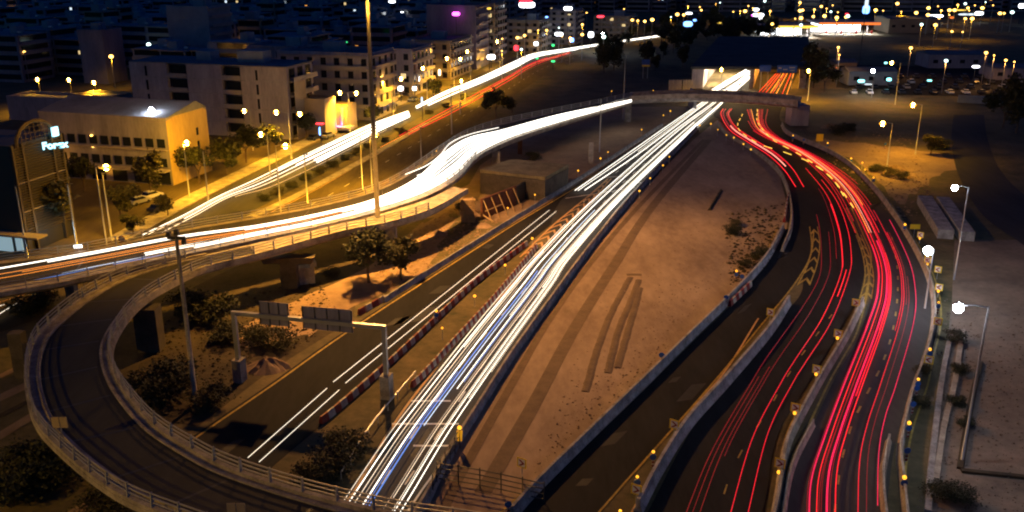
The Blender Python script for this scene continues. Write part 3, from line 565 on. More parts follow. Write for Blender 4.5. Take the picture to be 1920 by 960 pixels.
blocks([(775, 724), (800, 700), (850, 645), (925, 563), (992, 482), (1005, 466)], 'of the tight row beside the white lanes', .75, 'red and white barrier row beside the white lanes', .95)
blocks([(678, 588), (716, 566)], 'of the short row above the side road', 1.2, 'short red and white barrier row')
blocks([(1370, 572), (1405, 538)], 'of the short row against the blue-grey barrier', 1.1, 'short barrier row by the dirt field')
blocks([(1470, 415), (1478, 370)], 'of the row inside the bend', 1.3, 'barrier row inside the bend')

# ================================================================ signs and warning lamps
def sgn_mesh(flip):
    mb = MB(); mb.box((0, 0, 0), (.95, .06, .95)); mb.mi = 1; mb.box((0, -.035, 0), (.68, .02, .72)); mb.mi = 2; f = -1 if flip else 1
    for a, b in (((-.2, .3), (.22, 0)), ((.22, 0), (-.2, -.3))):
        a, b = Vector((a[0]*f, -.055, a[1])), Vector((b[0]*f, -.055, b[1])); u = Vector((.2*f, 0, 0)); e = Vector((0, -.02, 0))
        mb.hexa([a-u*.6, b-u*.6, b+u*.6, a+u*.6], [a-u*.6+e, b-u*.6+e, b+u*.6+e, a+u*.6+e])
    return mb.mesh('sign_panel', [M['yellow'], M['bright'], M['dred']])
SG = {False: sgn_mesh(False), True: sgn_mesh(True)}
mb = MB(); mb.tube([(0, 0, 0), (0, 0, 1)], .05); me_post = mb.mesh('post', M['steel'], True)
mb = MB(); mb.ball((0, 0, 0), .17, 10, 8); me_lamp = mb.mesh('lamp', M['e_warn'], True)
mb = MB(); mb.tube([(0, -.03, 0), (0, .03, 0)], .3, 14); me_disc = mb.mesh('blue_disc', M['blue'])
mb = MB(); mb.box((0, 0, 0), (.22, .05, .8)); mb.mi = 1; mb.box((0, -.03, .1), (.22, .02, .18)); mb.box((0, -.03, -.28), (.22, .02, .18)); me_str = mb.mesh('striped_plate', [M['white'], M['red']])
def post(t, h): o = link('post', me_post, t); o.scale = (1, 1, h)
def chevron_sign(px, py, flip, label, h=1.9, lamp=None, rz=R(-32)):
    "px,py = the plate's centre in the photograph"
    p = at(px, py, h-.45); t = thing('chevron_sign', label, 'road sign', (p.x, p.y, 0), rz, 'chevron signs on the bends')
    post(t, h-.6); o = link('sign_panel', SG[flip], t, (0, -.08, h-.45))
    if lamp is not None:
        link('lamp', me_lamp, t, (0, -.18, lamp))
def beacon(px, py, label, kind='disc', h=1.5, s=1.):
    p = at(px, py, h); t = thing('warning_beacon', label, 'warning lamp', (p.x, p.y, 0), 0, 'yellow warning lamps along the works'); post(t, h-.1)
    o = link('lamp', me_lamp, t, (0, 0, h)); o.scale = (s,)*3
    if kind != 'bare': link('blue_disc', me_disc, t, (0, -.08, h-.5)); link('striped_plate', me_str, t, (0, -.08, h-1.1))
def disc_post(px, py, label, h=1.2):
    p = at(px, py, h); t = thing('blue_disc_sign', label, 'road sign', (p.x, p.y, 0), 0, 'blue disc signs along the works'); post(t, h-.1); link('blue_disc', me_disc, t, (0, -.08, h)); link('striped_plate', me_str, t, (0, -.08, h-.65))
for px, py, fl, lb, lp in (
 (1759, 505, True, 'yellow chevron sign just below the lowest of the bright white lamp glare', None), (1761, 538, True, 'chevron sign with a yellow lamp at its foot, above the twin lamp post', .9),
 (1759, 602, True, 'chevron sign alone below the blue disc, right of the widest bend', None), (1742, 674, True, 'chevron sign under a lamp and blue disc on the right verge', None),
 (1726, 440, True, 'pinkish chevron sign with lamp near the top of the right bend', .9), (1740, 487, True, 'small chevron sign with lamp directly under the bright white lamp', .8),
 (1572, 625, False, 'chevron sign with lamp at the upper end of the silver barrier', .9), (1605, 567, False, 'small dim chevron sign at the tip of the yellow hatching', None),
 (1532, 692, False, 'chevron sign with lamp halfway along the silver barrier', .9), (1492, 764, False, 'chevron sign with lamp lower on the silver barrier', .9),
 (1463, 868, False, 'chevron sign with lamp near the bottom of the silver barrier', .6), (1445, 585, False, 'chevron sign at the head of the light concrete strip', None),
 (1265, 795, False, 'narrow chevron sign beside the light concrete strip', None), (1194, 917, False, 'chevron sign below a blue disc and lamp on the dark slip road edge', None),
 (979, 867, False, 'chevron sign standing alone on the dirt by the dark barrier', None)):
    chevron_sign(px, py, fl, lb, lamp=lp)
for px, py, lb, kd in (
 (1760, 567, 'lamp over a blue disc between two chevron signs on the right verge', 'disc'), (1744, 655, 'lamp over a blue disc directly above a chevron sign', 'disc'), (1722, 711, 'lamp and blue disc where the right bend begins to straighten', 'disc'),
 (1705, 793, 'lamp over a blue and red plate low on the right verge', 'disc'), (1696, 895, 'lowest lamp and blue disc on the right verge', 'disc'), (1697, 421, 'lamp left of the blank yellow sign', 'disc'),
 (1225, 847, 'lamp over a blue disc alone on the dark slip road edge', 'disc'), (1195, 894, 'lamp and blue disc above the chevron sign at the bottom', 'disc'), (1163, 958, 'lamp cut by the bottom edge on the slip road', 'bare'),
 (1381, 508, 'lamp with blue disc at the dirt field corner', 'disc'), (1596, 297, 'lamp over blue disc on the upper bend', 'disc'), (1617, 305, 'lamp second along the lit verge of the upper bend', 'bare'), (1622, 318, 'lamp on the brightly lit sand of the upper bend', 'bare'), (1638, 333, 'lamp over blue disc at the lower end of the lit sand', 'disc'),
 (1487, 254, 'faint lamp at the start of the upper bend', 'disc'), (1552, 268, 'lamp on a pale post beside the blank sign', 'disc'),
 (947, 497, 'lamp at the end of the chevroned wedge', 'bare'), (890, 555, 'lamp in the sand wedge, upper of three', 'bare'), (818, 583, 'lamp at the side road barrier row', 'disc'), (829, 615, 'lamp low in the sand wedge', 'bare'), (998, 447, 'lamp on the hatched markings', 'bare'),
 (1255, 294, 'topmost lamp on the barrier of the white lanes', 'bare'), (1243, 310, 'second lamp on the barrier of the white lanes', 'bare'), (1219, 334, 'third lamp on the barrier of the white lanes', 'bare'), (1199, 358, 'lowest lamp on the barrier of the white lanes', 'bare'),
 (952, 390, 'lamp on a stick below the raw concrete structure', 'bare'), (1003, 365, 'lamp beside the blue-black formwork wall', 'bare'), (1043, 340, 'dim lamp on the brown slope', 'bare'), (1140, 285, 'lamp by the yellow bushes, right one', 'bare'), (1126, 297, 'lamp by the yellow bushes, left one', 'bare'), (1084, 320, 'lamp near the end of the slab', 'bare'), (1203, 243, 'lamp on the lit sand by the motorway', 'bare'),
 (1244, 216, 'left lamp in the dark under the overpass', 'bare'), (1257, 208, 'right lamp in the dark under the overpass', 'bare'), (1147, 171, 'lamp behind the flyover end', 'bare'), (1225, 170, 'lamp behind the overpass parapet, left', 'bare'), (1309, 152, 'lamp in front of the tunnel wing wall', 'bare'),
 (1312, 235, 'lamp at the tip of the dirt field, left', 'bare'), (1333, 232, 'lamp at the tip of the dirt field, right', 'bare'), (1346, 243, 'first lamp along the inside of the red bend', 'bare'), (1362, 253, 'second lamp along the inside of the red bend', 'bare'), (1376, 258, 'third lamp along the inside of the red bend', 'bare'), (1394, 270, 'fourth lamp along the inside of the red bend', 'bare'), (1408, 280, 'fifth lamp along the inside of the red bend', 'bare'),
 (841, 270, 'lamp on the far side of the white swerve, topmost', 'bare'), (818, 283, 'lamp on the far side of the white swerve, second', 'bare'), (810, 291, 'lamp on the far side of the white swerve, third', 'bare'), (798, 302, 'lamp on the far side of the white swerve, fourth', 'bare'), (780, 318, 'lamp on the far side of the white swerve, lowest', 'bare')):
    beacon(px, py, lb, kd, s=random.uniform(.75, 1.15))
for px, py, lb in ((1712, 757, 'blue disc sign second above the lowest lamps on the right verge'), (1719, 727, 'blue disc sign below the lamp where the bend straightens'), (1701, 844, 'blue disc sign between the two lowest verge lamps'), (1240, 665, 'blue disc sign standing alone on the dirt behind the barrier'), (1361, 557, 'blue disc sign by the short red and white row'), (1391, 518, 'blue disc sign beside the lamp at the dirt corner'), (1507, 262, 'blue disc sign on the upper bend near the abutment'), (1660, 270, 'faint disc sign in the lit field'), (953, 945, 'blue disc sign at the bottom fence')):
    disc_post(px, py, lb)
# tall yellow beacon on the motorway barrier
p = at(862, 826, .85); t = thing('warning_beacon', 'tall all-yellow warning beacon with two tapered plates on the motorway barrier', 'warning lamp', (p.x, p.y, 0))
mb = MB(); mb.ball((0, 0, 2.2), .2, 12, 8); mb.build('lamp', M['e_warn'], t, True)
mb = MB(); mb.box((0, 0, 2.0), (.55, .3, .04)); mb.tube([(0, 0, 0), (0, 0, 2)], .05); mb.build('post', M['darksteel'], t)
for sx in (-.14, .15):
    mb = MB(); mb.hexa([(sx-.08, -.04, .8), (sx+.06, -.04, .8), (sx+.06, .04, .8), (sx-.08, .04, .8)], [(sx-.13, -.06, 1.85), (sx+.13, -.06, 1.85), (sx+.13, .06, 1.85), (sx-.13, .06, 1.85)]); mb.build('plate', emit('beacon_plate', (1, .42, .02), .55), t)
def plain_sign(px, py, w_, h_, z, m, label, split=False, post_m='steel'):
    p = at(px, py, z); t = thing('sign_board', label, 'sign', (p.x, p.y, 0)); zz = 0
    g0 = ZD if px < 460 and py > 700 else 0
    if split:
        for sx in (-1, 1): mb = MB(); mb.box((sx*w_*.26, 0, z), (w_*.46, .06, h_)); mb.build('panel', M[m], t)
    else: mb = MB(); mb.box((0, 0, z), (w_, .06, h_)); mb.build('panel', M[m], t)
    mb = MB(); mb.tube([(0, .08, g0), (0, .08, z+h_*.3)], .05); mb.build('post', M[post_m], t)
plain_sign(112, 792, 1.25, .95, ZD+2.2, 'plaster3', 'pale two panel sign back beside the loop ramp railing', True)
plain_sign(443, 955, 1.25, .95, ZD+2.2, 'plaster3', 'pale two panel sign back cut by the bottom edge on the ramp', True)
plain_sign(1716, 425, 1.6, .8, 1.8, 'yellow', 'blank wide yellow sign at the top of the right verge')
plain_sign(1537, 258, 1.6, 1.7, 2.2, 'yellow', 'square yellow sign in the dark field by the upper bend')
plain_sign(42, 648, .7, 1.1, 2.5, 'plaster2', 'small grey sign at the left frame edge under the ramp')
plain_sign(975, 272, 1.0, 4.2, 2.4, 'wood', 'tall narrow rust red panel standing by the flyover')
plain_sign(1108, 287, 1.0, 4.6, 2.4, 'concrete2', 'tall narrow grey slab standing on the lit sand')
for px, py, lb in ((228, 448, 'round red and white speed sign left of the flyover start'), (277, 445, 'dark round sign back just right of the speed sign')):
    p = at(px, py, 3); t = thing('round_sign', lb, 'road sign', (p.x, p.y, 0)); mb = MB(); mb.tube([(0, -.04, 3), (0, .04, 3)], .5, 16); mb.mi = 1; mb.tube([(0, -.06, 3), (0, -.045, 3)], .36, 16); mb.build('disc', [M['red'] if px < 250 else M['darksteel'], M['white'] if px < 250 else M['darksteel']], t); mb = MB(); mb.tube([(0, .05, 0), (0, .05, 3)], .05); mb.build('post', M['steel'], t)
# dark fence at bottom centre
fp = path([(820, 902), (900, 915), (960, 928), (1020, 942)], 0, 20); t = thing('steel_fence', 'dark three bar steel fence across the dirt at the bottom', 'fence')
for k in (.3, .8, 1.3, 1.8): mb = MB(); mb.tube([q+Vector((0, 0, k)) for q in fp], .05); mb.build('rail', M['darksteel'], t)
for q in even(fp, 1.8): mb = MB(); mb.tube([q, q+Vector((0, 0, 2))], .06); mb.build('post', M['darksteel'], t)
fp = path([(862, 838), (830, 888), (812, 925)], 0, 20); t = thing('steel_fence', 'dark steel fence running down from the yellow beacon', 'fence')
for k in (.6, 1.2, 1.8): mb = MB(); mb.tube([q+Vector((0, 0, k)) for q in fp], .05); mb.build('rail', M['darksteel'], t)
for q in even(fp, 1.3): mb = MB(); mb.tube([q, q+Vector((0, 0, 1.9))], .06); mb.build('post', M['darksteel'], t)
# ================================================================ gantry
ga, gb = at(451, 714), at(726, 745); gz = 7.9
ax = (gb-ga); ang = math.atan2(ax.y, ax.x); L = ax.length
t = thing('sign_gantry', 'steel gantry over the side road seen from the back of its sign panels', 'gantry', ga, ang)
for x, k in ((0, 'far'), (L, 'near')):
    mb = MB(); mb.box((x, 0, 1.3), (1.0, 1.3, 2.6)); mb.build('plinth', M['concrete'], t)
    mb = MB(); mb.box((x, 0, 2.6+(gz-2.6)/2), (.42, .42, gz-2.6)); mb.build('column', M['steel'], t)
mb = MB(); mb.box((L/2, 0, gz), (L+.42, .4, .42)); mb.build('beam', M['steel'], t)
for x0, x1, z0, z1, k in ((L*.17, L*.37, gz-1.1, gz+1.5, 3), (L*.46, L*.79, gz-1.1, gz+1.4, 4)):
    mb = MB(); mb.box(((x0+x1)/2, .33, (z0+z1)/2), (x1-x0, .08, z1-z0)); s = mb.build('sign_panel', M['plaster2'], t)
    for j in range(k+1): mb = MB(); mb.box((x0+.06+(x1-x0-.12)*j/k, .25, (z0+z1)/2), (.09, .08, z1-z0)); mb.build('stiffener', M['darksteel'], s)
# ================================================================ masts and street lamps
def column_mb(h, r0, r1): mb = MB(); mb.tube([(0, 0, 0), (0, 0, h)], r0, 10, r1); return mb
p = at(368, 758); q = at(330, 442, 18); t = thing('camera_mast', 'tall grey tapered mast with a small T head inside the loop ramp', 'mast', p)
column_mb(18.2, .26, .16).build('column', M['concrete'], t, True); mb = MB(); mb.box((0, 0, 17.9), (1.7, .3, .25)); mb.box((-.7, 0, 18.3), (.35, .5, .3)); mb.box((.7, 0, 17.5), (.35, .5, .4)); mb.box((.1, 0, 18.5), (.4, .4, .5)); mb.build('head', M['darksteel'], t)
p = at(712, 486); t = thing('high_mast_light', 'very tall floodlight mast rising out of the top of the picture', 'floodlight mast', p)
column_mb(41, .42, .22).build('column', M['mast'], t, True)
mb = MB(); mb.tube([(1.4*math.cos(a*.7854), 1.4*math.sin(a*.7854), 40.6) for a in range(9)], .1); mb.build('ring', M['darksteel'], t)
for a in range(4):
    x, y = 1.5*math.cos(a*1.57+.5), 1.5*math.sin(a*1.57+.5); mb = MB(); mb.box((x, y, 40.2), (.7, .7, .3)); mb.build('floodlight', M['e_small'], t)
down(t, (0, 0, 39.4), 200000, (1, .47, .12), .9, 118, (.48, -.36, -1))
down(t, (0, 0, 39.4), 150000, (1, .45, .015), .9, 112, (-.75, .2, -1)); down(t, (0, 0, 39.4), 75000, (1, .5, .2), .9, 90, (.75, 1.15, -1)); point(t, (.3, -2.4, 36), 5000, (1, .5, .05), .3)
t = thing('high_mast_light', 'floodlight mast standing outside the left edge beyond the loop ramp', 'floodlight mast', (-70, 32, 0))
column_mb(30, .42, .22).build('column', M['steel'], t, True)
mb = MB(); mb.box((0, 0, 30), (2.4, 2.4, .3)); mb.build('floodlight', M['e_small'], t)
down(t, (0, 0, 29.3), 135000, (1, .53, .025), .35, 112, (.8, .5, -.9))
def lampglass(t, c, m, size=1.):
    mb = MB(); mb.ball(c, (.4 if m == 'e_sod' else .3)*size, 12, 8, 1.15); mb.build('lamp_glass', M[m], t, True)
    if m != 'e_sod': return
    mb = MB(); mb.ball(c, .72*size, 14, 6, .34); mb.build('lamp_halo', M['e_bowl' if m == 'e_sod' else 'e_halow'], t, True)  # added glowing shell, an amber glare halo around the lamp core
def street_lamp(px, py, h, arm, label, m='e_sod', power=3000, col=SOD, r=.3, pole='steel', size=1., group='street lamps', dz=-.55):
    "px,py is the lamp; arm = (dx,dy) metres from lamp to its column"
    p = at(px, py, h); b = Vector((p.x+arm[0], p.y+arm[1], 0)); t = thing('street_lamp', label, 'street lamp', b, 0, group)
    column_mb(h+.1, .13, .08).build('column', M[pole], t, True)
    mb = MB(); mb.tube([(0, 0, h), (-arm[0]*.5, -arm[1]*.5, h+.25), (-arm[0], -arm[1], h+.2)], .06); mb.build('arm', M[pole], t)
    mb = MB(); mb.box((-arm[0], -arm[1], h+.3*size), (.6, .3, .1)); mb.build('housing', M['darksteel'], t)
    lampglass(t, (-arm[0], -arm[1], h), m, size)
    if power: (point if power in (3001, 3601, 2201) else down)(t, (-arm[0], -arm[1], h+dz*size), power*(KP if m == 'e_sod' else .2), col, r)
    return t
def twin_lamp(a, b, h, label, power=3000, size=1.):
    p, q = at(*a, h), at(*b, h); c = (p+q)/2; t = thing('street_lamp', label, 'street lamp', (c.x, c.y, 0), 0, 'street lamps')
    column_mb(h+.1, .14, .09).build('column', M['steel'], t, True)
    for e in (p, q):
        d = e-c; mb = MB(); mb.tube([(0, 0, h), (d.x*.5, d.y*.5, h+.3), (d.x, d.y, h+.2)], .06); mb.build('arm', M['steel'], t)
        lampglass(t, (d.x, d.y, h), 'e_sod', size)
        down(t, (d.x, d.y, h-.6), power*KP, SOD, .3)
SLs = [(350, 268, 10.2, (-.6, 0), 'sodium street lamp in front of the bright yellow gable', 3001), (199, 314, 12.4, (-1.6, 0), 'sodium street lamp on a thick leaning column by the louvred building', 2000),
 (458, 208, 9, (1.2, 0), 'sodium lamp against the apartment block with white panels', 1400), (489, 252, 9, (1.2, 0), 'lower lamp near the trees beside the white panelled block', 1800), (535, 274, 11.8, (-1.7, 0), 'sodium street lamp nearest the avenue streaks on a slim column', 3400),
 (703, 253, 11, (-1.0, 0), 'sodium lamp glowing right beside the tall mast', 5500), (793, 128, 10, (1, 0), 'sodium lamp over the service station forecourt', 3000), (865, 152, 6, (1, 0), 'low sodium lamp beside the avenue streaks', 2600),
 (70, 149, 9, (0, .6), 'first of three sodium lamps in the dark upper left', 2400), (129, 150, 9, (0, .6), 'second of three sodium lamps in the dark upper left', 2400), (176, 155, 9, (0, .6), 'third of three sodium lamps in the dark upper left', 2400),
 (876, 97, 10, (1, 0), 'sodium lamp under the magenta lit tower', 3000), (932, 78, 10, (1, 0), 'sodium lamp right of the bright tower fronts', 3000),
 (1712, 197, 11, (2, 0), 'sodium street lamp at the edge of the lit grass ellipse', 2000), (1655, 232, 10, (2, 0), 'sodium street lamp nearest the lit sand on the right', 1900), (1672, 118, 12, (2.5, 0), 'sodium street lamp by the shed with pale lights', 2200),
 (1516, 133, 9, (.9, 1), 'sodium lamp beside the orange tunnel mouth', 1500), (1353, 131, 8.2, (0, -1), 'sodium lamp over the white tunnel mouth', 2500)]
for px, py, h, arm, lb, pw in SLs: street_lamp(px, py, h, arm, lb, power=pw)
for a, b, lb, pw in (((518, 211), (562, 214), 'twin sodium lamp at the corner of the white panelled block', 2600), ((637, 174), (668, 175), 'twin sodium lamp above the purple lit house', 3400), ((718, 148), (752, 148), 'twin sodium lamp over the parked cars by the avenue', 3400), ((838, 110), (863, 111), 'twin sodium lamp above the avenue bend', 3000)):
    twin_lamp(a, b, 10, lb, pw)
street_lamp(1790, 352, 13.3, (1.9, 0), 'upper white lamp on a slim column at the right', 'e_led', 3500, (.75, .82, 1), size=1.2)
street_lamp(1740, 470, 8, (.9, .4), 'largest white lamp glare between the chevron signs', 'e_led', 2600, (.72, .72, 1), size=1.7)
street_lamp(1797, 577, 15.1, (2.6, 0), 'lower white lamp on a slim column over the yard', 'e_led', 3800, (.85, .87, 1), size=1.3)
street_lamp(284, 208, 14, (0, 1.5), 'brilliant white floodlight on the roof edge of the long building', 'e_led', 1300, (1, .8, .6), size=1.7)
# unlit slender posts
for i, (a, h, lb) in enumerate((((52, 482), 11, 'slender unlit post left of the louvred building'), ((210, 452), 11, 'thin unlit post right of the leaning lamp column'), ((391, 380), 9.5, 'thin unlit post left of the dark trees'), ((790, 300), 7, 'thin dark post between avenue and flyover'), ((847, 252), 12, 'dark post beside the red avenue streaks'), ((680, 355), 10, 'dark post left of the tall mast'), ((1168, 222), 17, 'tall bare post where the flyover meets the overpass'), ((1124, 285), 12, 'thin post on the lit sand beside the flyover'), ((577, 380), 9, 'dark post on the near side of the avenue'), ((145, 462), 10, 'thin post by the small white light at the flyover start'), ((863, 215), 9, 'thin post at the far avenue'), ((1513, 165), 11, 'pale post beside the orange tunnel mouth'))):
    t = thing('lamp_post', lb, 'post', at(*a), 0, 'unlit posts'); column_mb(h, .16, .09).build('column', M['steel'], t, True); mb = MB(); mb.box((.3, 0, h), (.9, .2, .12)); mb.build('head', M['darksteel'], t)
t = thing('light_box', 'small oblong white light at the start of the flyover', 'lamp', at(146, 462, 7.0)); mb = MB(); mb.box((0, 0, 0), (1.0, .2, .3), R(15)); mb.build('lamp', M['e_shop'], t); mb = MB(); mb.tube([(0, .1, 0), (0, .1, -7)], .06); mb.build('post', M['steel'], t)
# distant lamps and lit signs of the city
far = [(1009, 57), (1025, 57), (1048, 52), (1196, 39), (1209, 40), (1223, 37), (1258, 32), (1270, 27), (1282, 28), (1375, 22), (1388, 21), (1397, 21), (1572, 89), (1574, 103), (1708, 90), (1774, 114), (1849, 99), (1864, 104), (1886, 113), (1902, 116), (1728, 46), (1754, 47), (1785, 59), (1805, 60), (1444, 21), (1500, 20), (1505, 19), (1527, 18), (1540, 12), (1550, 16), (1558, 22), (1571, 23), (1491, 35), (1502, 34), (1525, 31), (1546, 30), (1569, 33), (1586, 32), (1448, 45), (1502, 47), (1642, 19), (1656, 20), (1690, 22), (1718, 24), (1741, 15), (1790, 19), (1810, 7), (1815, 15), (1828, 10), (1842, 15), (1862, 10), (1875, 25), (1883, 25), (1898, 23), (1810, 35), (1823, 35), (1500, 5), (1350, 5), (1100, 24), (1290, 12), (640, 5), (585, 6), (609, 5), (1740, 28), (1765, 20), (1780, 28), (1848, 4), (1434, 2)]
mb = MB(); mb.ball((0, 0, 0), .8, 10, 6, .8); me_far = mb.mesh('lamp_glass', M['e_small'], True); me_farw = mb.mesh('lamp_glass', emit('distant_white_lamp', (.7, 1, .95), 5), True)
mb = MB(); mb.tube([(0, 0, 0), (0, 0, 9.6)], .12, 5); me_farc = mb.mesh('column', M['steel'])
rf = random.Random(3)
for _ in range(30):
    u_ = rf.random(); far.append((650+u_*530+rf.uniform(-30, 30), 150-u_*90-rf.random()*45))
for _ in range(26): far.append((rf.uniform(20, 620), rf.uniform(15, 110)))
for _ in range(14): far.append((rf.uniform(1180, 1900), rf.uniform(3, 40)))
for i, (x, y) in enumerate(sorted(far)):
    p = at(x, y, 10); t = thing('street_lamp', f'distant street lamp on the far roads, {nth(i)} from the left', 'street lamp', (p.x, p.y, 0), 0, 'distant street lamps')
    link('column', me_farc, t); g_ = link('lamp_glass', me_farw if i % 7 == 3 else me_far, t, (0, 0, 10)); k = (p.y/500)**.5*rf.choice((.45, .7, .9, 1.15)); g_.scale = (k, k, k)
    if x > 1560 and 80 < y < 120: down(t, (0, -.5, 9.2), 2200, (1, .45, .1), .4)
    elif i % 3 == 0: down(t, (0, -.5, 9.2), 2200, SOD, .4)
def glow_sign(px, py, z, w_, h_, m, label, kind='lit_sign'):
    w_, h_ = w_*.72, h_*.72; p = at(px, py, z); t = thing(kind, label, 'lit sign', (p.x, p.y, p.z), 0, 'lit signs of the city'); mb = MB(); ring = [(w_*.42*math.copysign(abs(math.cos(a_))**.6, math.cos(a_)), h_*.42*math.copysign(abs(math.sin(a_))**.6, math.sin(a_))) for a_ in [6.2832*q/20 for q in range(20)]]; mb.hexa([(x, -.1, z_) for x, z_ in ring], [(x, .2, z_) for x, z_ in ring]); mb.build('panel', M[m], t)
    mb = MB(); mb.box((0, .4, 0), (w_*.5, .3, h_*.5)); mb.build('back_box', M['darksteel'], t); mb = MB(); mb.tube([(0, .4, 0), (0, .4, -z)], .12); mb.build('post', M['darksteel'], t)
for a in ((735, 3, 18, 5, 2, 'e_shop', 'white rectangular sign glowing at the top left of centre'), (754, 25, 14, 2.5, 2.5, 'e_shop', 'square white sign above a dimmer strip'), (755, 38, 10, 2, 4, 'e_cyan', 'dim pale strip sign hanging below a white square'),
 (917, 16, 22, 2.5, 1.2, 'e_yel', 'small yellow sign on top of the bright stacked signs'), (917, 26, 18, 4, 3.5, 'e_shop', 'white lit front on the stacked signs'), (919, 36, 14, 3, 1.2, 'e_redsign', 'thin red sign under the white stacked front'), (912, 72, 8, 3, 5, 'e_win', 'tall warm lit shop front by the avenue'), (908, 87, 5, 3, 2, 'e_shop', 'small white shop light near the avenue bend'), (921, 107, 4, 5, 3, 'e_shop', 'large yellow-white shop front beside the avenue'),
 (988, 9, 20, 11, 4, 'e_shop', 'big white rooftop sign at the top centre'), (986, 3, 24, 8, 1.6, 'e_redsign', 'red band above the big white rooftop sign'), (1025, 32, 14, 2, 1, 'e_bl', 'small blue rooftop light'), (1065, 16, 18, 6, 2.5, 'e_shop', 'white rooftop sign right of the big one'),
 (1126, 31, 14, 5, 1.6, 'e_redsign', 'red lit sign on a dark block'), (1048, 64, 6, 6, 2.5, 'e_shop', 'wide white shop front under sodium lamps'), (1108, 65, 6, 4, 4, 'e_shop', 'soft white shop front left of the star bright lamp'), (1072, 75, 4, 3, 3, 'e_bl', 'pale blue shop light on the avenue'), (968, 90, 5, 3, 3.5, 'e_redsign', 'red fronted shop by the avenue'), (1005, 82, 5, 3, 2.5, 'e_shop', 'white shop light at the avenue'), (1037, 85, 4, 2, 1.5, 'e_green', 'green light on the avenue'), (1007, 109, 3, 1.6, 1.2, 'e_green', 'green traffic glow at the avenue crossing'), (1037, 115, 3, 2.4, 1, 'e_green', 'double green light under the avenue bend'),
 (1290, 45, 8, 7, 4, 'e_bl', 'large blue-white lit front in the distance'), (1275, 49, 4, 2.5, 1.3, 'e_cyan', 'green-blue light left of the blue front'), (1262, 56, 3, 3, 1.3, 'e_green', 'left green light below the blue front'), (1281, 58, 3, 3, 1.2, 'e_cyan', 'right green light below the blue front'), (1303, 38, 7, 3, 1.6, 'e_bl', 'small blue sign at upper right of the blue front'), (1309, 52, 3, 4, 1, 'e_bl', 'low blue strip right of the blue front'), (1292, 25, 12, 5, 1.5, 'e_shop', 'white strip sign above the blue front'),
 (1418, 18, 8, 5, 2.5, 'e_shop', 'white sign above the station'), (1422, 28, 6, 10, 3, 'e_shop', 'broad white and pink sign front'), (1428, 36, 4, 5, 4, 'e_shop', 'bright lower white sign front'), (1411, 29, 6, 2, 1.6, 'e_magenta', 'pink edge of the broad sign'), (1368, 36, 4, 3, 1.2, 'e_green', 'green sign among dark trees'), (1349, 43, 4, 4, 1, 'e_yel', 'thin yellow-green sign line'),
 (1624, 18, 16, 5, 6, 'e_bl', 'blue lit tower foot in the distance'), (1625, 6, 24, 2, 6, 'e_win2', 'pale lit tower top in the distance'), (1588, 26, 8, 3, 1, 'e_redsign', 'small red light by the sodium row'), (1755, 30, 4, 14, 2.2, 'e_shop', 'long bright white strip at the harbour lights'), (1818, 27, 4, 22, 1.8, 'e_win2', 'longest white strip among the harbour lights'), (1836, 25, 5, 8, 3.2, 'e_shop', 'thick white end of the harbour strip'), (1795, 19, 6, 18, 1.2, 'e_yel', 'yellow strip above the harbour lights'), (1916, 11, 10, 6, 4, 'e_shop', 'white light at the top right corner'), (1785, 33, 3, 4, 2, 'e_or', 'orange blob under the white harbour strip'),
 (645, 79, 12, 4, .7, 'e_green', 'thin green strip on a roof'), (855, 26, 20, 4.5, 2.2, 'e_magenta', 'glowing magenta sign on the tall pale tower'), (819, 39, 12, 1.5, 1.2, 'e_win2', 'small pale lamp left of the magenta sign'), (846, 90, 8, 2, 2.5, 'e_redsign', 'red neon sign over the avenue'), (653, 125, 9, .9, 1.1, 'e_win2', 'small white lamp on a block facade'),
 (782, 148, 4.5, 2.6, 3.4, 'e_shop', 'upright white price sign at the service station'), (751, 166, 4, 2.6, 2.2, 'e_shop', 'round bright white lamp at the station'), (722, 168, 4, 3, 3, 'e_shop', 'white lit kiosk front behind parked cars'), (777, 166, 4, 2, 1.8, 'e_shop', 'small bright white lamp at the station'), (824, 136, 5, 1.4, 3.4, 'e_win2', 'narrow pale sign along the avenue'), (791, 190, 5, .8, 4, 'e_bluew', 'narrow blue white totem by the avenue streaks'),
 (600, 232, 4.5, 3.2, .7, 'e_redsign', 'red and white flat canopy light of the purple house'), (600, 246, 2.6, .8, 3.2, 'e_bl', 'blue-white lit totem under the red canopy'), (1560, 127, 4, 6, .6, 'e_or', 'orange strip light in the yard right of the tunnel'), (1743, 151, 3, 2.4, .8, 'e_cyan', 'cyan light in the dark car yard'), (1830, 125, 6, 4, 1.2, 'e_shop', 'white light on the long warm wall'), (1615, 152, 3, 3.5, 1.6, 'e_cyan', 'pale lit window front of the shed, left'), (1667, 149, 3, 2.5, 1.6, 'e_cyan', 'pale lit window front of the shed, right'), (1628, 158, 1.5, 4, .6, 'e_win2', 'bright low strip at the shed foot'), (1661, 118, 6, 1.6, 1, 'e_cyan', 'pale lamp next to the sodium lamp')):
    glow_sign(*a)
street_lamp(1637, 133, 8, (.5, 0), 'star bright blue-white lamp over the shed yard', 'e_led', 2500, (.6, .9, 1), size=1.5)
street_lamp(1129, 63, 8, (.5, 0), 'star bright white lamp beyond the avenue bend', 'e_led', 4000, (.8, .9, 1), size=1.8)
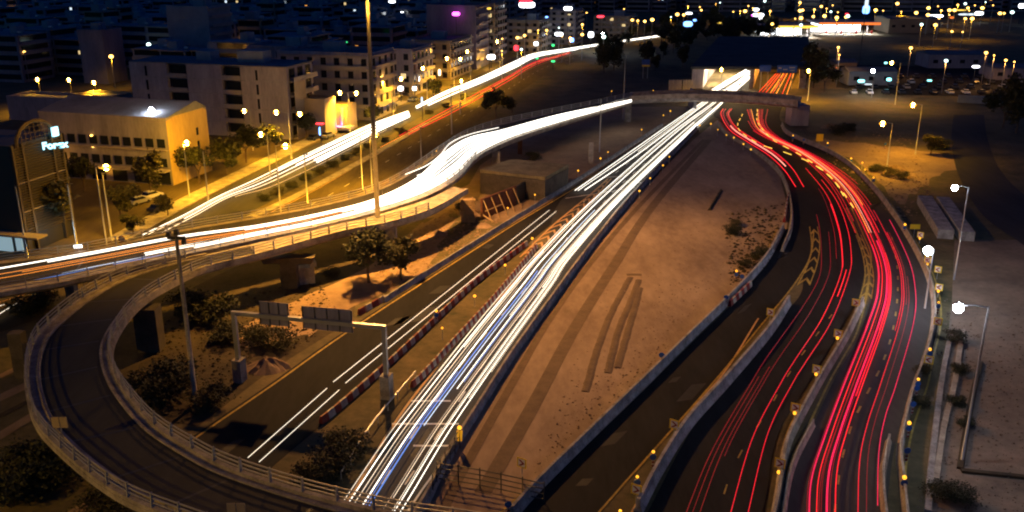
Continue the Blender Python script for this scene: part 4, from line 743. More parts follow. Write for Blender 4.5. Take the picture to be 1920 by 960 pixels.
# canopy stations
def station(px0, px1, py, label, fm, dk):
    a, b = at(px0, py), at(px1, py); Wd = (b-a).length; t = thing('fuel_station', label, 'fuel station', a, math.atan2((b-a).y, (b-a).x))
    mb = MB(); mb.box((Wd/2, 12, 5.6), (Wd, 22, .9)); mb.build('canopy', M['plaster'], t); mb = MB(); mb.box((Wd/2, .8, 5.6), (Wd, .2, 1.2)); mb.build('fascia', M[fm], t)
    for k in range(4):
        x = Wd*(k+.5)/4; mb = MB(); mb.box((x, 8, 2.6), (.5, .5, 5.1)); mb.build('column', M['plaster'], t)
        mb = MB(); mb.box((x, 5, 5.1), (3.4, 2, .08)); mb.build('ceiling_light', M['e_shop'], t); mb = MB(); mb.box((x+2, 7, .9), (.9, .5, 1.8)); mb.build('fuel_pump', M[dk], t)
    mb = MB(); mb.box((Wd/2, 10, .08), (Wd*1.1, 24, .12)); mb.build('forecourt', M['concrete'], t)
    mb = MB(); mb.box((Wd/2, 22, 2.4), (Wd*.8, 4, 4.6)); mb.build('shop_front', M['e_shop'], t)
    for k in range(3): down(t, (Wd*(k+.5)/3, 5, 4.6), 5000, (1, .93, .75), .6)
station(1428, 1535, 73, 'lit canopy station with yellow fascia, the left of two', 'e_yel', 'white'); station(1535, 1650, 66, 'lit canopy station with orange fascia, the right of two', 'e_or', 'red')

# ================================================================ buildings
TH = R(15.5); E1 = Vector((math.cos(TH), -math.sin(TH), 0)); E2 = Vector((math.sin(TH), math.cos(TH), 0))
# local frame of a building: x along E1 (0 = front right corner, negative to the left), y along E2 (away)
def apart(mbw, mbs, W, Dp, H, fl, bal_front=True, bal_side=True):
    fh = H/fl
    mbw.box((-W/2, Dp/2, H/2), (W, Dp, H))
    for k in range(1, fl+1):
        z = k*fh
        if bal_front and k < fl+1: mbs.box((-W/2, -.55, z-.1), (W*.94, 1.1, .22)); mbs.box((-W/2, -1.06, z+.42 if k < fl else z+.05), (W*.94, .08, .8 if k < fl else .2))
        if bal_side: mbs.box((.55, Dp/2, z-.1), (1.1, Dp*.9, .22)); mbs.box((1.06, Dp/2, z+.42 if k < fl else z+.05), (.08, Dp*.9, .8 if k < fl else .2))
def bldg(corner, W, Dp, H, fl, label, wallm='plaster', windows=True, bf=True, bs=True, lit=(), name='apartment_block', pent=True, group='apartment blocks by the avenue'):
    t = thing(name, label, 'building', corner, -TH, group); w_, s_ = MB(), MB(); apart(w_, s_, W, Dp, H, fl, bf, bs); w_.build('wall', M[wallm], t)
    if s_.v: s_.build('balcony', M['slab'], t)
    mb = MB(); mb.box((-W/2, Dp/2, H+.06), (W-.5, Dp-.5, .12)); 
    mb.build('roof', M['roof'], t)
    mb = MB()
    for x0, x1, y0, y1 in ((-W, 0, 0, .25), (-W, 0, Dp-.25, Dp), (-W, -W+.25, .25, Dp-.25), (-.25, 0, .25, Dp-.25)): mb.box(((x0+x1)/2, (y0+y1)/2, H+.4), (x1-x0, y1-y0, .8))
    mb.build('parapet', M[wallm], t)
    if pent: mb = MB(); mb.box((-W*random.uniform(.35, .65), Dp*.55, H+1.4), (min(5, W*.3), 4, 2.6)); mb.build('penthouse', M['plaster4'], t); mb = MB(); mb.tube([(-W*.3, Dp*.4, H), (-W*.3, Dp*.4, H+3)], .05); mb.build('aerial', M['darksteel'], t)
    if windows:
        fh = H/fl; nx, ny = max(2, int(W/3.4)), max(2, int(Dp/3.4)); cnt = 0
        wm = MB(); wm.box((0, 0, 0), (1.5, .12, fh*.55)); wf = wm.mesh('window', M['glass']); wm = MB(); wm.box((0, 0, 0), (.12, 1.5, fh*.55)); wsd = wm.mesh('window', M['glass'])
        for k in range(fl):
            for i in range(nx):
                if cnt < 95: o = link('window', wf, t, (-W*(i+.5)/nx, -.03, fh*(k+.52))); cnt += 1
            for i in range(ny):
                if cnt < 98: o = link('window', wsd, t, (.03, Dp*(i+.5)/ny, fh*(k+.52))); cnt += 1
    if bf and windows:
        for _ in range(8): mb = MB(); mb.box((-W*random.random()*.9-.3, -.35, H/fl*(random.randrange(fl)+.8)), (.8, .35, .55)); mb.build('air_conditioner', M['plaster'], t)
    for (x, z, m) in lit:
        mb = MB(); mb.box((x, -.1, z), (1.6, .14, 1.4)); mb.build('lit_window', M[m], t)
    return t
# long low building with the yellow lit gable
c = at(325, 348); t = bldg(c, 29, 13.5, 12.4, 3, 'long low three storey building with yellow lit gable and white roof light', 'plaster2', name='office_building', bf=False, bs=False, lit=(), pent=False, group='large buildings left of the avenue', windows=False)
mb = MB(); mb.hexa([(-29, 0, 13.2), (.2, 0, 13.2), (.2, 13.5, 13.2), (-29, 13.5, 13.2)], [(-29, 9.5, 14.9), (.2, 9.5, 14.9), (.2, 10, 14.9), (-29, 10, 14.9)]); mb.build('roof', M['roof'], t)
for k, z in enumerate((4.4, 8.2)):
    for i in range(11):
        mb = MB(); mb.box((-1.6-2.55*i, -.04, z), (1.7, .12, 1.7)); f = mb.build('window', M['glass'], t)
    mb = MB(); mb.box((-14.4, -.3, z-1.3), (28.4, .6, .18)); mb.build('ledge', M['slab'], t)
mb = MB(); mb.box((-14.4, -.9, 3.0), (28.4, 1.8, .3)); mb.build('canopy', M['slab'], t)
for i in range(6): mb = MB(); mb.box((-2-4.9*i, -.05, 1.4), (3.2, .12, 2.4)); mb.build('shop_window', M['glass'], t)
mb = MB(); mb.box((.03, 6.75, 6.3), (.08, 13.4, 12.6)); mb.build('gable_wall', M['gable'], t)  # gable skin carries the yellow lamplight in its own colour
mb = MB(); mb.hexa([(-.03, .1, 12.55), (.07, .1, 12.55), (.07, 13.4, 12.55), (-.03, 13.4, 12.55)], [(-.03, 9.4, 14.7), (.07, 9.4, 14.7), (.07, 9.9, 14.7), (-.03, 9.9, 14.7)]); mb.build('gable_wall', M['gable'], t)
for z in (9, 6.8): mb = MB(); mb.ball((-17, -.3, z), .28, 8, 6, .6); mb.build('wall_light', M['e_small'], t)
down(t, (-24, -2, 2.9), 900, (1, .42, .03), .3, 170, (0, .6, 1)); down(t, (-14, -2.5, 2.2), 500, (1, .42, .03), .3, 170, (0, .8, 1))
for z in (3.5, 6.2, 8.9): mb = MB(); mb.box((.08, 9.6, z), (.12, .7, 1.5)); mb.build('window', M['glass'], t)
# louvred building with the arch and the lit sign
c = at(50, 476); t = thing('louvred_building', 'dark louvred building with an arched roof screen and a white lit sign', 'building', c, -TH, 'large buildings left of the avenue')
H = 16.6; mb = MB(); mb.box((-13, 5.25, H/2), (26, 10.5, H)); mb.build('wall', M['darksteel'], t)
for k in range(34):
    mb = MB(); mb.box((.32, 5.25, 2.8+k*.4), (.35, 10.2, .1)); mb.build('louvre', M['slab'] if k in (9, 20) else M['louvre'], t)
for y in (.2, 2.2, 8.3, 10.3): mb = MB(); mb.box((.3, y, H/2), (.5, .35, H)); mb.build('fin', M['louvre'], t)
mb = MB(); mb.tube([(.3, 5.25+4*math.cos(a), H-.4+3.2*math.sin(a)) for a in [math.pi*i/20 for i in range(21)]], .3, 6); mb.build('arch', M['louvre'], t)
mb = MB(); 
for i in range(1, 8): yy = 5.25-3.8+7.6*i/8; zz = 3.2*(1-((yy-5.25)/4)**2)**.5; mb.box((.3, yy, H-.4+zz/2), (.08, .1, zz))
for i in range(1, 4): mb.box((.3, 5.25, H-.4+.8*i), (.08, 7-i*1.1, .08))
mb.build('screen', M['louvre'], t)
mb = MB(); mb.box((-.9, -.12, 1.7), (1.2, .2, 2.6)); mb.box((-5, -.12, 1.3), (5.5, .2, 2.2)); mb.build('shop_window', M['e_dimshop'], t)
mb = MB(); mb.box((-.2, -.9, 3.3), (9, 2.2, .25)); mb.build('canopy', M['slab'], t)
cu = bpy.data.curves.new('lettering', 'FONT'); cu.body = 'Forex'; cu.size = 1.5; cu.extrude = .12; cu.offset = .05
tx = bpy.data.objects.new('sign_text', cu); COL.objects.link(tx); bpy.context.view_layer.update()
me = bpy.data.meshes.new_from_object(tx.evaluated_get(bpy.context.evaluated_depsgraph_get())); bpy.data.objects.remove(tx)
me.materials.clear(); me.materials.append(M['e_sign']); o = link('sign_lettering', me, t, (.9, 5.6, H-1.6)); o.rotation_euler = (R(90), 0, R(50))
mb = MB(); mb.box((1.0, 8.6, H+.6), (.3, 1.2, 1.4)); mb.build('sign_emblem', M['e_sign'], t)
point(t, (3, 4, 3.2), 250, (.5, .8, 1), .4)
# white panelled apartment block: solid panels and recessed balconies
c = at(548, 262); t = thing('apartment_block', 'apartment block with three tall white panels and recessed balconies between', 'building', c, -TH, 'large buildings left of the avenue')
W, Dp, H = 43, 13, 17; mb = MB(); mb.box((-W/2, Dp/2+.9, H/2), (W-.4, Dp-1.8, H-.4)); mb.build('wall', M['plaster2'], t)
px_ = [(-W, -W+10.5), (-W+16, -W+25.5), (-W+30.6, -.2)]
for i, (x0, x1) in enumerate(px_):
    mb = MB(); mb.box(((x0+x1)/2, .45, H/2), (x1-x0, .9, H)); pn = mb.build('facade_panel', M['plaster'], t)
    for z in (3.4, 6.8, 10.2, 13.6): mb = MB(); mb.box(((x0+x1)/2, -.03, z), (x1-x0, .08, .12)); mb.build('band', M['concrete2'], pn)
    if i != 1:
        for z in (4.8, 8.2, 11.6, 15): mb = MB(); mb.box(((x0+x1)/2+(-.6 if i == 0 else -1.8), -.04, z), (.55, .12, 2.4)); mb.build('window', M['glass'], pn)
for (x0, x1) in ((-W+10.6, -W+15.9), (-W+25.6, -W+30.5)):
    for k in range(5):
        mb = MB(); mb.box(((x0+x1)/2, .3, 3.4*k+.1), (x1-x0, 1.1, .2)); mb.box(((x0+x1)/2, -.2, 3.4*k+.65), (x1-x0, .08, .9)); mb.build('balcony', M['slab'], t)
        mb = MB(); mb.box(((x0+x1)/2, .86, 3.4*k+1.9), (x1-x0-1, .1, 2.1)); mb.build('window', M['glass'], t)
for k in range(5):
    mb = MB(); mb.box((.7, Dp/2, 3.4*k+.1), (1.4, Dp*.92, .2)); mb.box((1.36, Dp/2, 3.4*k+.65), (.08, Dp*.92, .9)); mb.build('balcony', M['slab'], t)
    for j in range(3): mb = MB(); mb.box((-.14, 2.5+4*j, 3.4*k+1.9), (.12, 2.4, 2.1)); mb.build('window', M['glass'], t)
mb = MB(); mb.box((-W/2, Dp/2, H+.1), (W, Dp, .2)); mb.build('roof', M['roof'], t)
mb = MB(); mb.box((-W*.3, Dp*.6, H+1.5), (7, 4, 2.8)); mb.build('penthouse', M['plaster4'], t); mb = MB(); mb.box((-W*.62, Dp*.7, H+1.2), (4, 4, 2.2)); mb.build('penthouse', M['plaster4'], t)
mb = MB(); mb.box((1.42, 3, 7), (.1, 5.5, 13.2)); mb.build('side_panel', M['plaster3'], t)
# other recognisable blocks
def B_(x, y, W, Dp, ytop, fl, label, **k):
    H = hof(at(x, y), ytop)-.8; return bldg(at(x, y), W, Dp, H, fl, label, **k)
B_(700, 226, 27, 16, 100, 5, 'mauve block with long balcony rows left of the tall mast', wallm='plaster', bf=True)
B_(590, 205, 20, 14, 88, 5, 'set back block behind the white panelled block', wallm='plaster2', bf=False)
B_(775, 180, 12, 18, 92, 4, 'slim block with lit side balconies above the station', wallm='plaster', bf=False, lit=((-3, 6, 'e_win'),))
B_(845, 150, 16, 24, 76, 4, 'block with brightly edged balconies facing the avenue', wallm='plaster3')
B_(893, 130, 19, 16, 10, 7, 'tall pale tower with the magenta sign', wallm='plaster2', windows=False, bf=False)
B_(928, 118, 6, 14, 6, 8, 'narrow tower covered in bright lit fronts', wallm='plaster3', lit=((-2, 12, 'e_win'), (-4, 15, 'e_win2'), (-2, 18, 'e_win')))
B_(204, 158, 9.5, 10, 56, 5, 'plain windowless tower standing alone in the dark upper left', wallm='plaster2', windows=False, bf=False, bs=False)
B_(402, 150, 16, 14, 12, 8, 'tall bluish blank tower behind the white panelled block', wallm='plaster4', windows=False, bf=False, bs=True)
B_(212, 232, 12, 9, 182, 1, 'low yellow lit house behind the long roof', wallm='plaster3', pent=False)
B_(150, 232, 22, 9, 186, 1, 'low dark mauve shed behind the long roof', wallm='plaster2', pent=False, windows=False, bf=False, bs=False)
B_(612, 258, 9, 6, 186, 2, 'small plain house left of the purple lit porch', wallm='plaster3', pent=False, windows=False, bf=False, bs=False)
c = at(648, 248); t = thing('columned_house', 'small house with purple uplit columns and porch', 'building', c, -TH, 'large buildings left of the avenue')
mb = MB(); mb.box((-3.8, 4, 3.2), (7.6, 6, 6.4)); mb.build('wall', M['plaster3'], t); mb = MB(); mb.box((-3.2, .3, 1.1), (9.5, 3.2, .8)); mb.build('porch', M['plaster'], t)
for x in (-5.5, -3, -.9): mb = MB(); mb.tube([(x, .3, 1.5), (x, .3, 6)], .45, 10); mb.build('column', M['plaster'], t)
point(t, (-6.2, -.9, 2), 260, (.3, .15, 1), .15); point(t, (-1, -.9, 2), 160, (.55, .15, 1), .15)
B_(1010, 100, 14, 20, 38, 5, 'balconied block with lit edges beside the avenue shops', wallm='plaster3', lit=((-4, 9, 'e_win'), (-8, 6, 'e_win')))
B_(1078, 84, 12, 16, 18, 6, 'tall block with white rooftop sign', wallm='plaster2', lit=((-3, 9, 'e_win'), (-3, 13, 'e_win'), (-7, 5, 'e_win2')))
B_(1180, 72, 18, 20, 30, 4, 'yellow lit balcony block at the far end of the avenue', wallm='plaster3', lit=((-3, 6, 'e_win'), (-9, 9, 'e_win')))
# the dark mass of the city: repeated block types
types = []
for k in range(9):
    W = random.choice((9, 11, 13, 16)); Dp = random.choice((10, 12, 15)); fl = random.choice((3, 4, 5, 5, 6)); w_, s_ = MB(), MB()
    apart(w_, s_, W, Dp, fl*3.1, fl, k % 3 != 0, True)
    g_ = MB()
    for f_ in range(fl): g_.box((-W/2, -.02, f_*3.1+1.9), (W*.9, .08, 1.7)); g_.box((.02, Dp/2, f_*3.1+1.9), (.08, Dp*.85, 1.7))
    pn = MB(); pn.box((-W*random.uniform(.3, .7), Dp*.5, fl*3.1+1.3), (random.uniform(2.5, 4.5), 4, 2.6)); tk = MB(); tk.tube([(-W*.2, Dp*.3, fl*3.1+.6), (-W*.2+1.4, Dp*.3, fl*3.1+.6)], .5, 8)
    wm = ['plaster2', 'plaster4', 'plaster', 'plaster2', 'plaster4', 'plaster3', 'plaster2', 'plaster4', 'plaster'][k]
    types.append((W, Dp, fl, w_.mesh('wall', M[wm]), s_.mesh('balcony', M['slab']), g_.mesh('glazing', M['glass']), pn.mesh('penthouse', M['plaster4']), tk.mesh('water_tank', M['steel'])))
mb = MB(); mb.box((0, -.1, 0), (1.1, .14, 1.2)); me_lw = [mb.mesh('lit_window', M['e_win']), mb.mesh('lit_window', M['e_win2']), mb.mesh('lit_window', M['e_winb'])]
o0 = at(590, 200)+E2*18-E1*6
heroes = [at(*q) for q in ((402, 150), (204, 158), (893, 130), (928, 118), (845, 150), (775, 180), (1010, 100), (1078, 84))]
adjs = ['grey', 'bluish', 'pale', 'dim grey', 'slate', 'cream', 'shadowy', 'ashen', 'light']; cand = []
for r in range(0, 34):
    x = random.uniform(0, 8)
    for cidx in range(0, 60):
        ty = random.randrange(9); W = types[ty][0]; c = o0 + E2*(r*20*(1+r*.012)+random.uniform(-1.5, 1.5)) - E1*x; x += W*1.06 + (9 if cidx % 4 == 3 else 0)
        if r < 3: c = c - E1*14
        H = types[ty][2]*3.1; px, py = proj((c.x, c.y, H)); bx, by = proj(c)
        if px < -20 or px-W*4 > 1920 or py < -70 or by < -40: continue
        if px > 1120 and by > 34: continue
        if any((h-c).length < 18 or (abs((h-c).dot(E1)) < 18 and 0 < (h-c).dot(E2) < 18) for h in heroes): continue
        cand.append((r, c, ty, px))
for r in range(0, 9):                      # right of the avenue and behind the stations
    for q in range(20):
        c = at(1120+q*45+random.uniform(-15, 15), 22-r*4.0)
        if c.y > 560: cand.append((40+r, c, random.randrange(9), proj((c.x, c.y, 12))[0]))
cand.sort(key=lambda q: q[1].length); rest = cand[280:]; cand = sorted(cand[:280], key=lambda q: (q[0], q[3])); rown = {}
for r, c, ty, px in cand:
    k = rown.get(r, 0); rown[r] = k+1; W, Dp, fl, a, b, g_, pn, tk = types[ty]
    where = f'{nth(r)} row left of the avenue' if r < 40 else f'{nth(r-40)} row beyond the stations'
    t = thing('apartment_block', f'{adjs[ty]} {fl} storey block, {nth(k)} from left, {where}', 'building', c, -TH+random.uniform(-.06, .06), 'blocks of the dark city')
    link('wall', a, t); link('balcony', b, t); link('glazing', g_, t); link('penthouse', pn, t); link('water_tank', tk, t)
    for q in range(random.choice((0, 0, 1, 1, 2))): link('lit_window', random.choice(me_lw), t, (-W*random.uniform(.1, .9), -.05, 3.1*random.randrange(1, fl)+1.9))
wl, wn = MB(), MB()
for r, c, ty, px in rest:
    W, Dp, fl = types[ty][:3]; H = fl*3.1; q = c-E1*W/2+E2*Dp/2; wl.mi = ty % 3; wl.box((q.x, q.y, H/2), (W, Dp, H), -TH); wl.box((q.x, q.y, H+1.2), (3.5, 4, 2.4), -TH)
    for f_ in range(fl): wl.mi = 3; p_ = c-E1*W/2-E2*.02; wl.box((p_.x, p_.y, f_*3.1+1.8), (W*.9, .1, 1.5), -TH)
    if random.random() < .6: p_ = c-E1*W*random.random()-E2*.2; wl.mi = random.choice((4, 4, 5, 6)); wl.box((p_.x, p_.y, 3.1*random.randrange(1, fl)+1.9), (1.3, .2, 1.4), -TH)
stuff(wl.build('distant_city', [M['plaster2'], M['plaster4'], M['plaster'], M['glass'], M['e_win'], M['e_win2'], M['e_winb']]), 'far mass of small dark city blocks with scattered lights at the top', 'city')
print('blocks', len(cand), 'rest', len(rest))
# sheds and walls at the right
def shed(px0, px1, py, h, dp, m, label, name='shed'):
    a, b = at(px0, py), at(px1, py); Wd = (b-a).length; t = thing(name, label, 'building', a, math.atan2((b-a).y, (b-a).x), 'sheds right of the tunnel'); mb = MB(); mb.box((Wd/2, dp/2, h/2), (Wd, dp, h)); mb.build('wall', M[m], t)
    mb = MB(); mb.hexa([(-.3, -.3, h), (Wd+.3, -.3, h), (Wd+.3, dp+.3, h), (-.3, dp+.3, h)], [(-.3, dp/2-.2, h+1), (Wd+.3, dp/2-.2, h+1), (Wd+.3, dp/2+.2, h+1), (-.3, dp/2+.2, h+1)]); mb.build('roof', M['roof'], t)
    for i in range(int(Wd/5)): mb = MB(); mb.box((2.5+5*i, -.04, h*.5), (1.8, .1, 1.3)); mb.build('window', M['glass'], t)
shed(1590, 1680, 160, 4.5, 9, 'plaster4', 'blue-grey shed with pale lit fronts under the star lamp'); shed(1740, 1850, 128, 5, 12, 'plaster', 'long warm lit wall building beyond the car yard'); shed(1665, 1760, 62, 7, 20, 'plaster3', 'wide low hall right of the orange station')
shed(1565, 1605, 136, 3.5, 8, 'plaster3', 'small warm shed behind the lamp by the tunnel'); shed(1860, 1960, 150, 4, 10, 'plaster', 'warm lit shed at the right edge'); shed(1650, 1790, 12, 20, 30, 'plaster2', 'big pale block on the far skyline at right')
a, b = at(1795, 192), at(1915, 198); mb = MB(); mb.sweep([a, a.lerp(b, .5), b], [(-.25, 0), (-.25, 2.2), (.25, 2.2), (.25, 0)]); tag(mb.build('boundary_wall', M['plaster4']), 'long pale blue boundary wall in the dark at right', 'wall')
# concrete slabs by the right main road
for i, (a, b, w_, h_, lb) in enumerate((((1732, 382), (1772, 448), 2.4, 1.5, 'nearer long concrete beam lying beside the right bend'), ((1766, 384), (1812, 452), 2.2, 1.5, 'farther long concrete beam lying beside the right bend'))):
    a, b = at(*a), at(*b); d = b-a; t = thing('concrete_beam', lb, 'beam', a, math.atan2(d.y, d.x)); mb = MB(); mb.box((d.length/2, 0, h_/2), (d.length, w_, h_)); mb.build('beam', M['concrete2'], t)
for i, (pix, m, lb) in enumerate(((((1780, 640), (1765, 720), (1748, 860), (1740, 960)), 'concrete2', 'bluish kerb line between verge and yard'), (((1805, 620), (1790, 720), (1770, 800), (1755, 900)), 'concrete', 'pale kerb line along the yard edge'), (((1838, 680), (1820, 760), (1800, 880)), 'darkdirt', 'dark low edge inside the yard'), (((1802, 884), (1860, 890), (1960, 900)), 'darkdirt', 'dark low edge crossing the yard'))):
    mb = MB(); mb.sweep(even(path(pix, .02, 30), 1.), [(-.3, 0), (-.25, .22), (.25, .22), (.3, 0)]); tag(mb.build('kerb_edging', M[m]), lb, 'kerb')
# raw concrete structure with formwork, timber stack
t = thing('unfinished_structure', 'unfinished concrete slab on walls with red formwork and slanted props', 'construction')
s0, s1, s2, s3 = at(900, 318, 4.6), at(1022, 332, 4.6), at(1066, 308, 4.6), at(958, 298, 4.6)
mb = MB(); mb.hexa([p-Vector((0, 0, .6)) for p in (s0, s1, s2, s3)], [s0, s1, s2, s3]); mb.build('slab', M['slabtop'], t)
def vwall(a, b, h, m, name, th=.4, z=.0):
    d = (b-a); n_ = Vector((-d.y, d.x, 0)).normalized()*th; mb = MB(); lo = [a, b, b+n_, a+n_]; mb.hexa([(p.x, p.y, z) for p in lo], [(p.x, p.y, z+h) for p in lo]); return mb.build(name, m, t)
g0 = [Vector((p.x, p.y, 0)) for p in (s0, s1, s2, s3)]
vwall(g0[0], g0[1], 3.9, M['darkwall'], 'wall'); vwall(g0[1], g0[2], 3.9, M['darkwall'], 'wall')
f0, f1, f2 = at(905, 412), at(968, 385), at(1012, 355)
vwall(f0, f1, 3.6, M['wood'], 'formwork'); vwall(f1, f2, 3.4, M['darksteel'], 'formwork')
for i in range(5):
    a = f0.lerp(f1, .05+.22*i); mb = MB(); mb.tube([a+Vector((1.4, -2.0, 0)), a+Vector((-.2, -.1, 3.5))], .09); mb.build('prop', M['timber'], t)
mb = MB(); mb.tube([f0+Vector((.5, -1, 1.8)), f0.lerp(f1, .5)+Vector((.5, -1, 1.8))], .09); mb.build('brace', M['timber'], t)
p = at(877, 416); t = thing('timber_stack', 'tall stack of pale timber beams under the deck edge', 'timber stack', p, R(5))
for k in range(14): mb = MB(); mb.box((random.uniform(-.1, .1), 0, .15+k*.29), (2.4, 1.4, .16)); mb.build('beam', M['timber'], t)
for x in (-.9, .9): mb = MB(); mb.box((x, .0, 2.1), (.14, .9, 4.3)); mb.build('upright', M['timber'], t)
t = thing('timber_beam', 'long pale beam leaning down from the timber stack', 'beam', at(890, 408)); a, b = Vector((0, 0, 1.4)), at(926, 416)-at(890, 408); mb = MB(); mb.tube([a, b], .13); mb.build('beam', M['timber'], t)
# ================================================================ plants
def foliage(n, rx, rz, zc, leaf=.35, lumps=7, seed=0):
    rnd = random.Random(seed); mb = MB(); cs = [(rnd.uniform(-.6, .6)*rx, rnd.uniform(-.6, .6)*rx, zc+rnd.uniform(-.55, .6)*rz, rnd.uniform(.3, .6)) for _ in range(lumps)]
    for i in range(n):
        cx, cy_, cz, s = cs[rnd.randrange(lumps)]; a, b = rnd.uniform(0, 6.283), math.acos(rnd.uniform(-1, 1)); r = rnd.random()**.4*s*(1.5 if i % 11 == 0 else 1)
        c = Vector((cx+rx*r*math.sin(b)*math.cos(a), cy_+rx*r*math.sin(b)*math.sin(a), cz+rz*r*math.cos(b)))
        u = Vector((rnd.uniform(-1, 1), rnd.uniform(-1, 1), rnd.uniform(-.6, .6))).normalized()*leaf*rnd.uniform(.5, 1.2); v = u.cross(Vector((rnd.uniform(-1, 1), rnd.uniform(-1, 1), rnd.uniform(-1, 1)))).normalized()*u.length*.6
        mb.quad(c-u, c+v, c+u, c-v)
    return mb
def trunk_mb(h, r, zc, rx, seed):
    rnd = random.Random(seed); mb = MB(); mb.tube([(0, 0, 0), (.1, 0, h*.5), (0, .1, h)], r, 7, r*.6)
    for k in range(5): a = k*1.26+rnd.random(); mb.tube([(0, 0, h*.75), (math.cos(a)*rx*.35, math.sin(a)*rx*.35, zc+rnd.uniform(-.3, .5)), (math.cos(a)*rx*.6, math.sin(a)*rx*.6, zc+rnd.uniform(.2, 1.4))], r*.45, 5, r*.12)
    return mb
TT = []
for k, (h, rx, rz, n, lf) in enumerate(((2.2, 3.0, 2.4, 2600, .26), (1.6, 2.6, 2.2, 2200, .26), (3, 4.2, 3.6, 1500, .55), (3.4, 3.4, 4.4, 1500, .5))):
    zc = h+rz*.75; TT.append((trunk_mb(h*1.1, .2, zc, rx, k).mesh('trunk', M['bark'], True), foliage(n, rx, rz, zc, lf, 9, k).mesh('crown', M['leaf' if k % 2 == 0 else 'leaf2'])))
BT = []
for k in range(3):
    tk = MB(); [tk.tube([(0, 0, 0), (math.cos(a)*.4, math.sin(a)*.4, .8)], .05, 5, .02) for a in (0, 1.3, 2.6, 3.9, 5.2)]
    BT.append((tk.mesh('stem', M['bark']), foliage(2400, 1.6, .85, .75, .095, 16, 20+k).mesh('foliage', M['leaf' if k != 1 else 'leaf2'])))
def tree(px, py, ty, s, label, group='trees of the roadside', cs=None):
    t = thing('tree', label, 'tree', at(px, py), random.uniform(0, 6), group); t.scale = (s,)*3; link('trunk', TT[ty][0], t); link('crown', TT[ty][1], t)
def bush(px, py, ty, s, label, group='shrubs'):
    t = thing('shrub', label, 'shrub', at(px, py), random.uniform(0, 6), group); t.scale = (s, s, s*.9); link('stem', BT[ty][0], t); link('foliage', BT[ty][1], t)
tree(692, 530, 0, 1.25, 'dark tree at the foot of the tall mast'); tree(752, 525, 1, 1.1, 'dark tree with yellow lit edge right of the mast tree')
for a in ((105, 452, 3, 1.0, 'dense dark tree below the louvred building'), (228, 412, 1, 1.2, 'dark tree behind the leaning lamp column'), (160, 360, 0, 1.1, 'tree between louvred building and long building'), (285, 372, 3, .8, 'slim tree in front of the long building'), (375, 345, 0, 1.2, 'tree at the yellow gable'), (425, 328, 2, .9, 'broad dark tree right of the yellow gable'), (462, 305, 0, 1.25, 'tree before the white panelled block'), (505, 292, 2, .8, 'tree at the avenue below the panelled block'), (575, 262, 0, 1.0, 'tree under the twin lamp'), (250, 440, 1, .7, 'small tree by the speed sign'), (315, 405, 1, .7, 'little tree on the lit pavement'), (700, 238, 0, .9, 'tree beside the tall mast across the avenue'), (812, 185, 2, .7, 'dark tree by the avenue bend'), (930, 222, 2, .9, 'round dark tree in the field above the flyover'), (960, 212, 1, .8, 'smaller dark tree in the field above the flyover'), (1525, 165, 3, 1.3, 'dark tree right of the tunnel'), (1545, 172, 2, 1.0, 'second dark tree right of the tunnel'), (1880, 240, 2, 1.2, 'dark tree at the right edge of the field'), (1905, 250, 3, 1.3, 'dark tree in the right corner of the field'), (1745, 290, 1, .9, 'yellow lit bushy tree by the street lamp'), (885, 92, 2, .9, 'tree beneath the magenta tower'), (850, 104, 2, 1.0, 'black tree mass under the magenta sign')): tree(*a)
hp = [(495, 376), (520, 366), (546, 352), (572, 339), (598, 326), (622, 314), (648, 300), (668, 290), (690, 279), (722, 266), (752, 252), (805, 214), (835, 202), (870, 186)]
for i, q in enumerate(hp): bush(q[0], q[1], i % 3, random.uniform(.8, 1.2), f'{nth(i)} shrub from the near end of the avenue hedge', 'shrubs of the avenue hedge')
lp = [(400, 600, 2.3), (355, 585, 1.8), (300, 745, 2.4), (330, 720, 1.8), (655, 850, 1.5), (625, 885, 1.5), (585, 905, 1.3), (520, 650, 1.6), (480, 640, 1.4), (425, 640, 1.6), (390, 760, 1.5), (50, 590, 1.6), (80, 575, 1.6), (60, 880, 2), (110, 905, 2.2), (30, 940, 2), (200, 975, 1.6), (620, 520, 1), (870, 395, 1.2), (1000, 300, 1.2), (800, 325, 1.4), (760, 345, 1.4), (820, 300, 1.2)]
for i, q in enumerate(lp): bush(q[0], q[1], i % 3, q[2], f'{nth(i)} dark shrub of the rough ground around the loop ramp', 'shrubs on the rough ground')
for i, q in enumerate(((1372, 440, 1.1), (1378, 425, .8), (1430, 478, .9), (1418, 485, .7), (1395, 500, .8), (1570, 252, 1.6), (1590, 245, 1.4), (1665, 330, 1.3), (1690, 335, 1.1), (1765, 280, 1.6), (1790, 640, .9), (1800, 700, .8), (1790, 760, .8), (1762, 930, 1), (1800, 940, 1), (1810, 800, .7), (1730, 700, .7), (1725, 760, .7), (1640, 322, 1.1))): bush(q[0], q[1], i % 3, q[2], f'{nth(i)} shrub from the left right of the white lanes', 'shrubs right of the white lanes')
for i in range(64):
    x = 1130+random.random()*320; y = 45+random.random()*95
    if x > 1290 and y > 84: y = 50+random.random()*30
    tree(x, y, 2+i % 2, random.uniform(.55, 1.05), f'{nth(i)} tree of the dark grove between avenue and tunnel', 'trees of the dark grove')
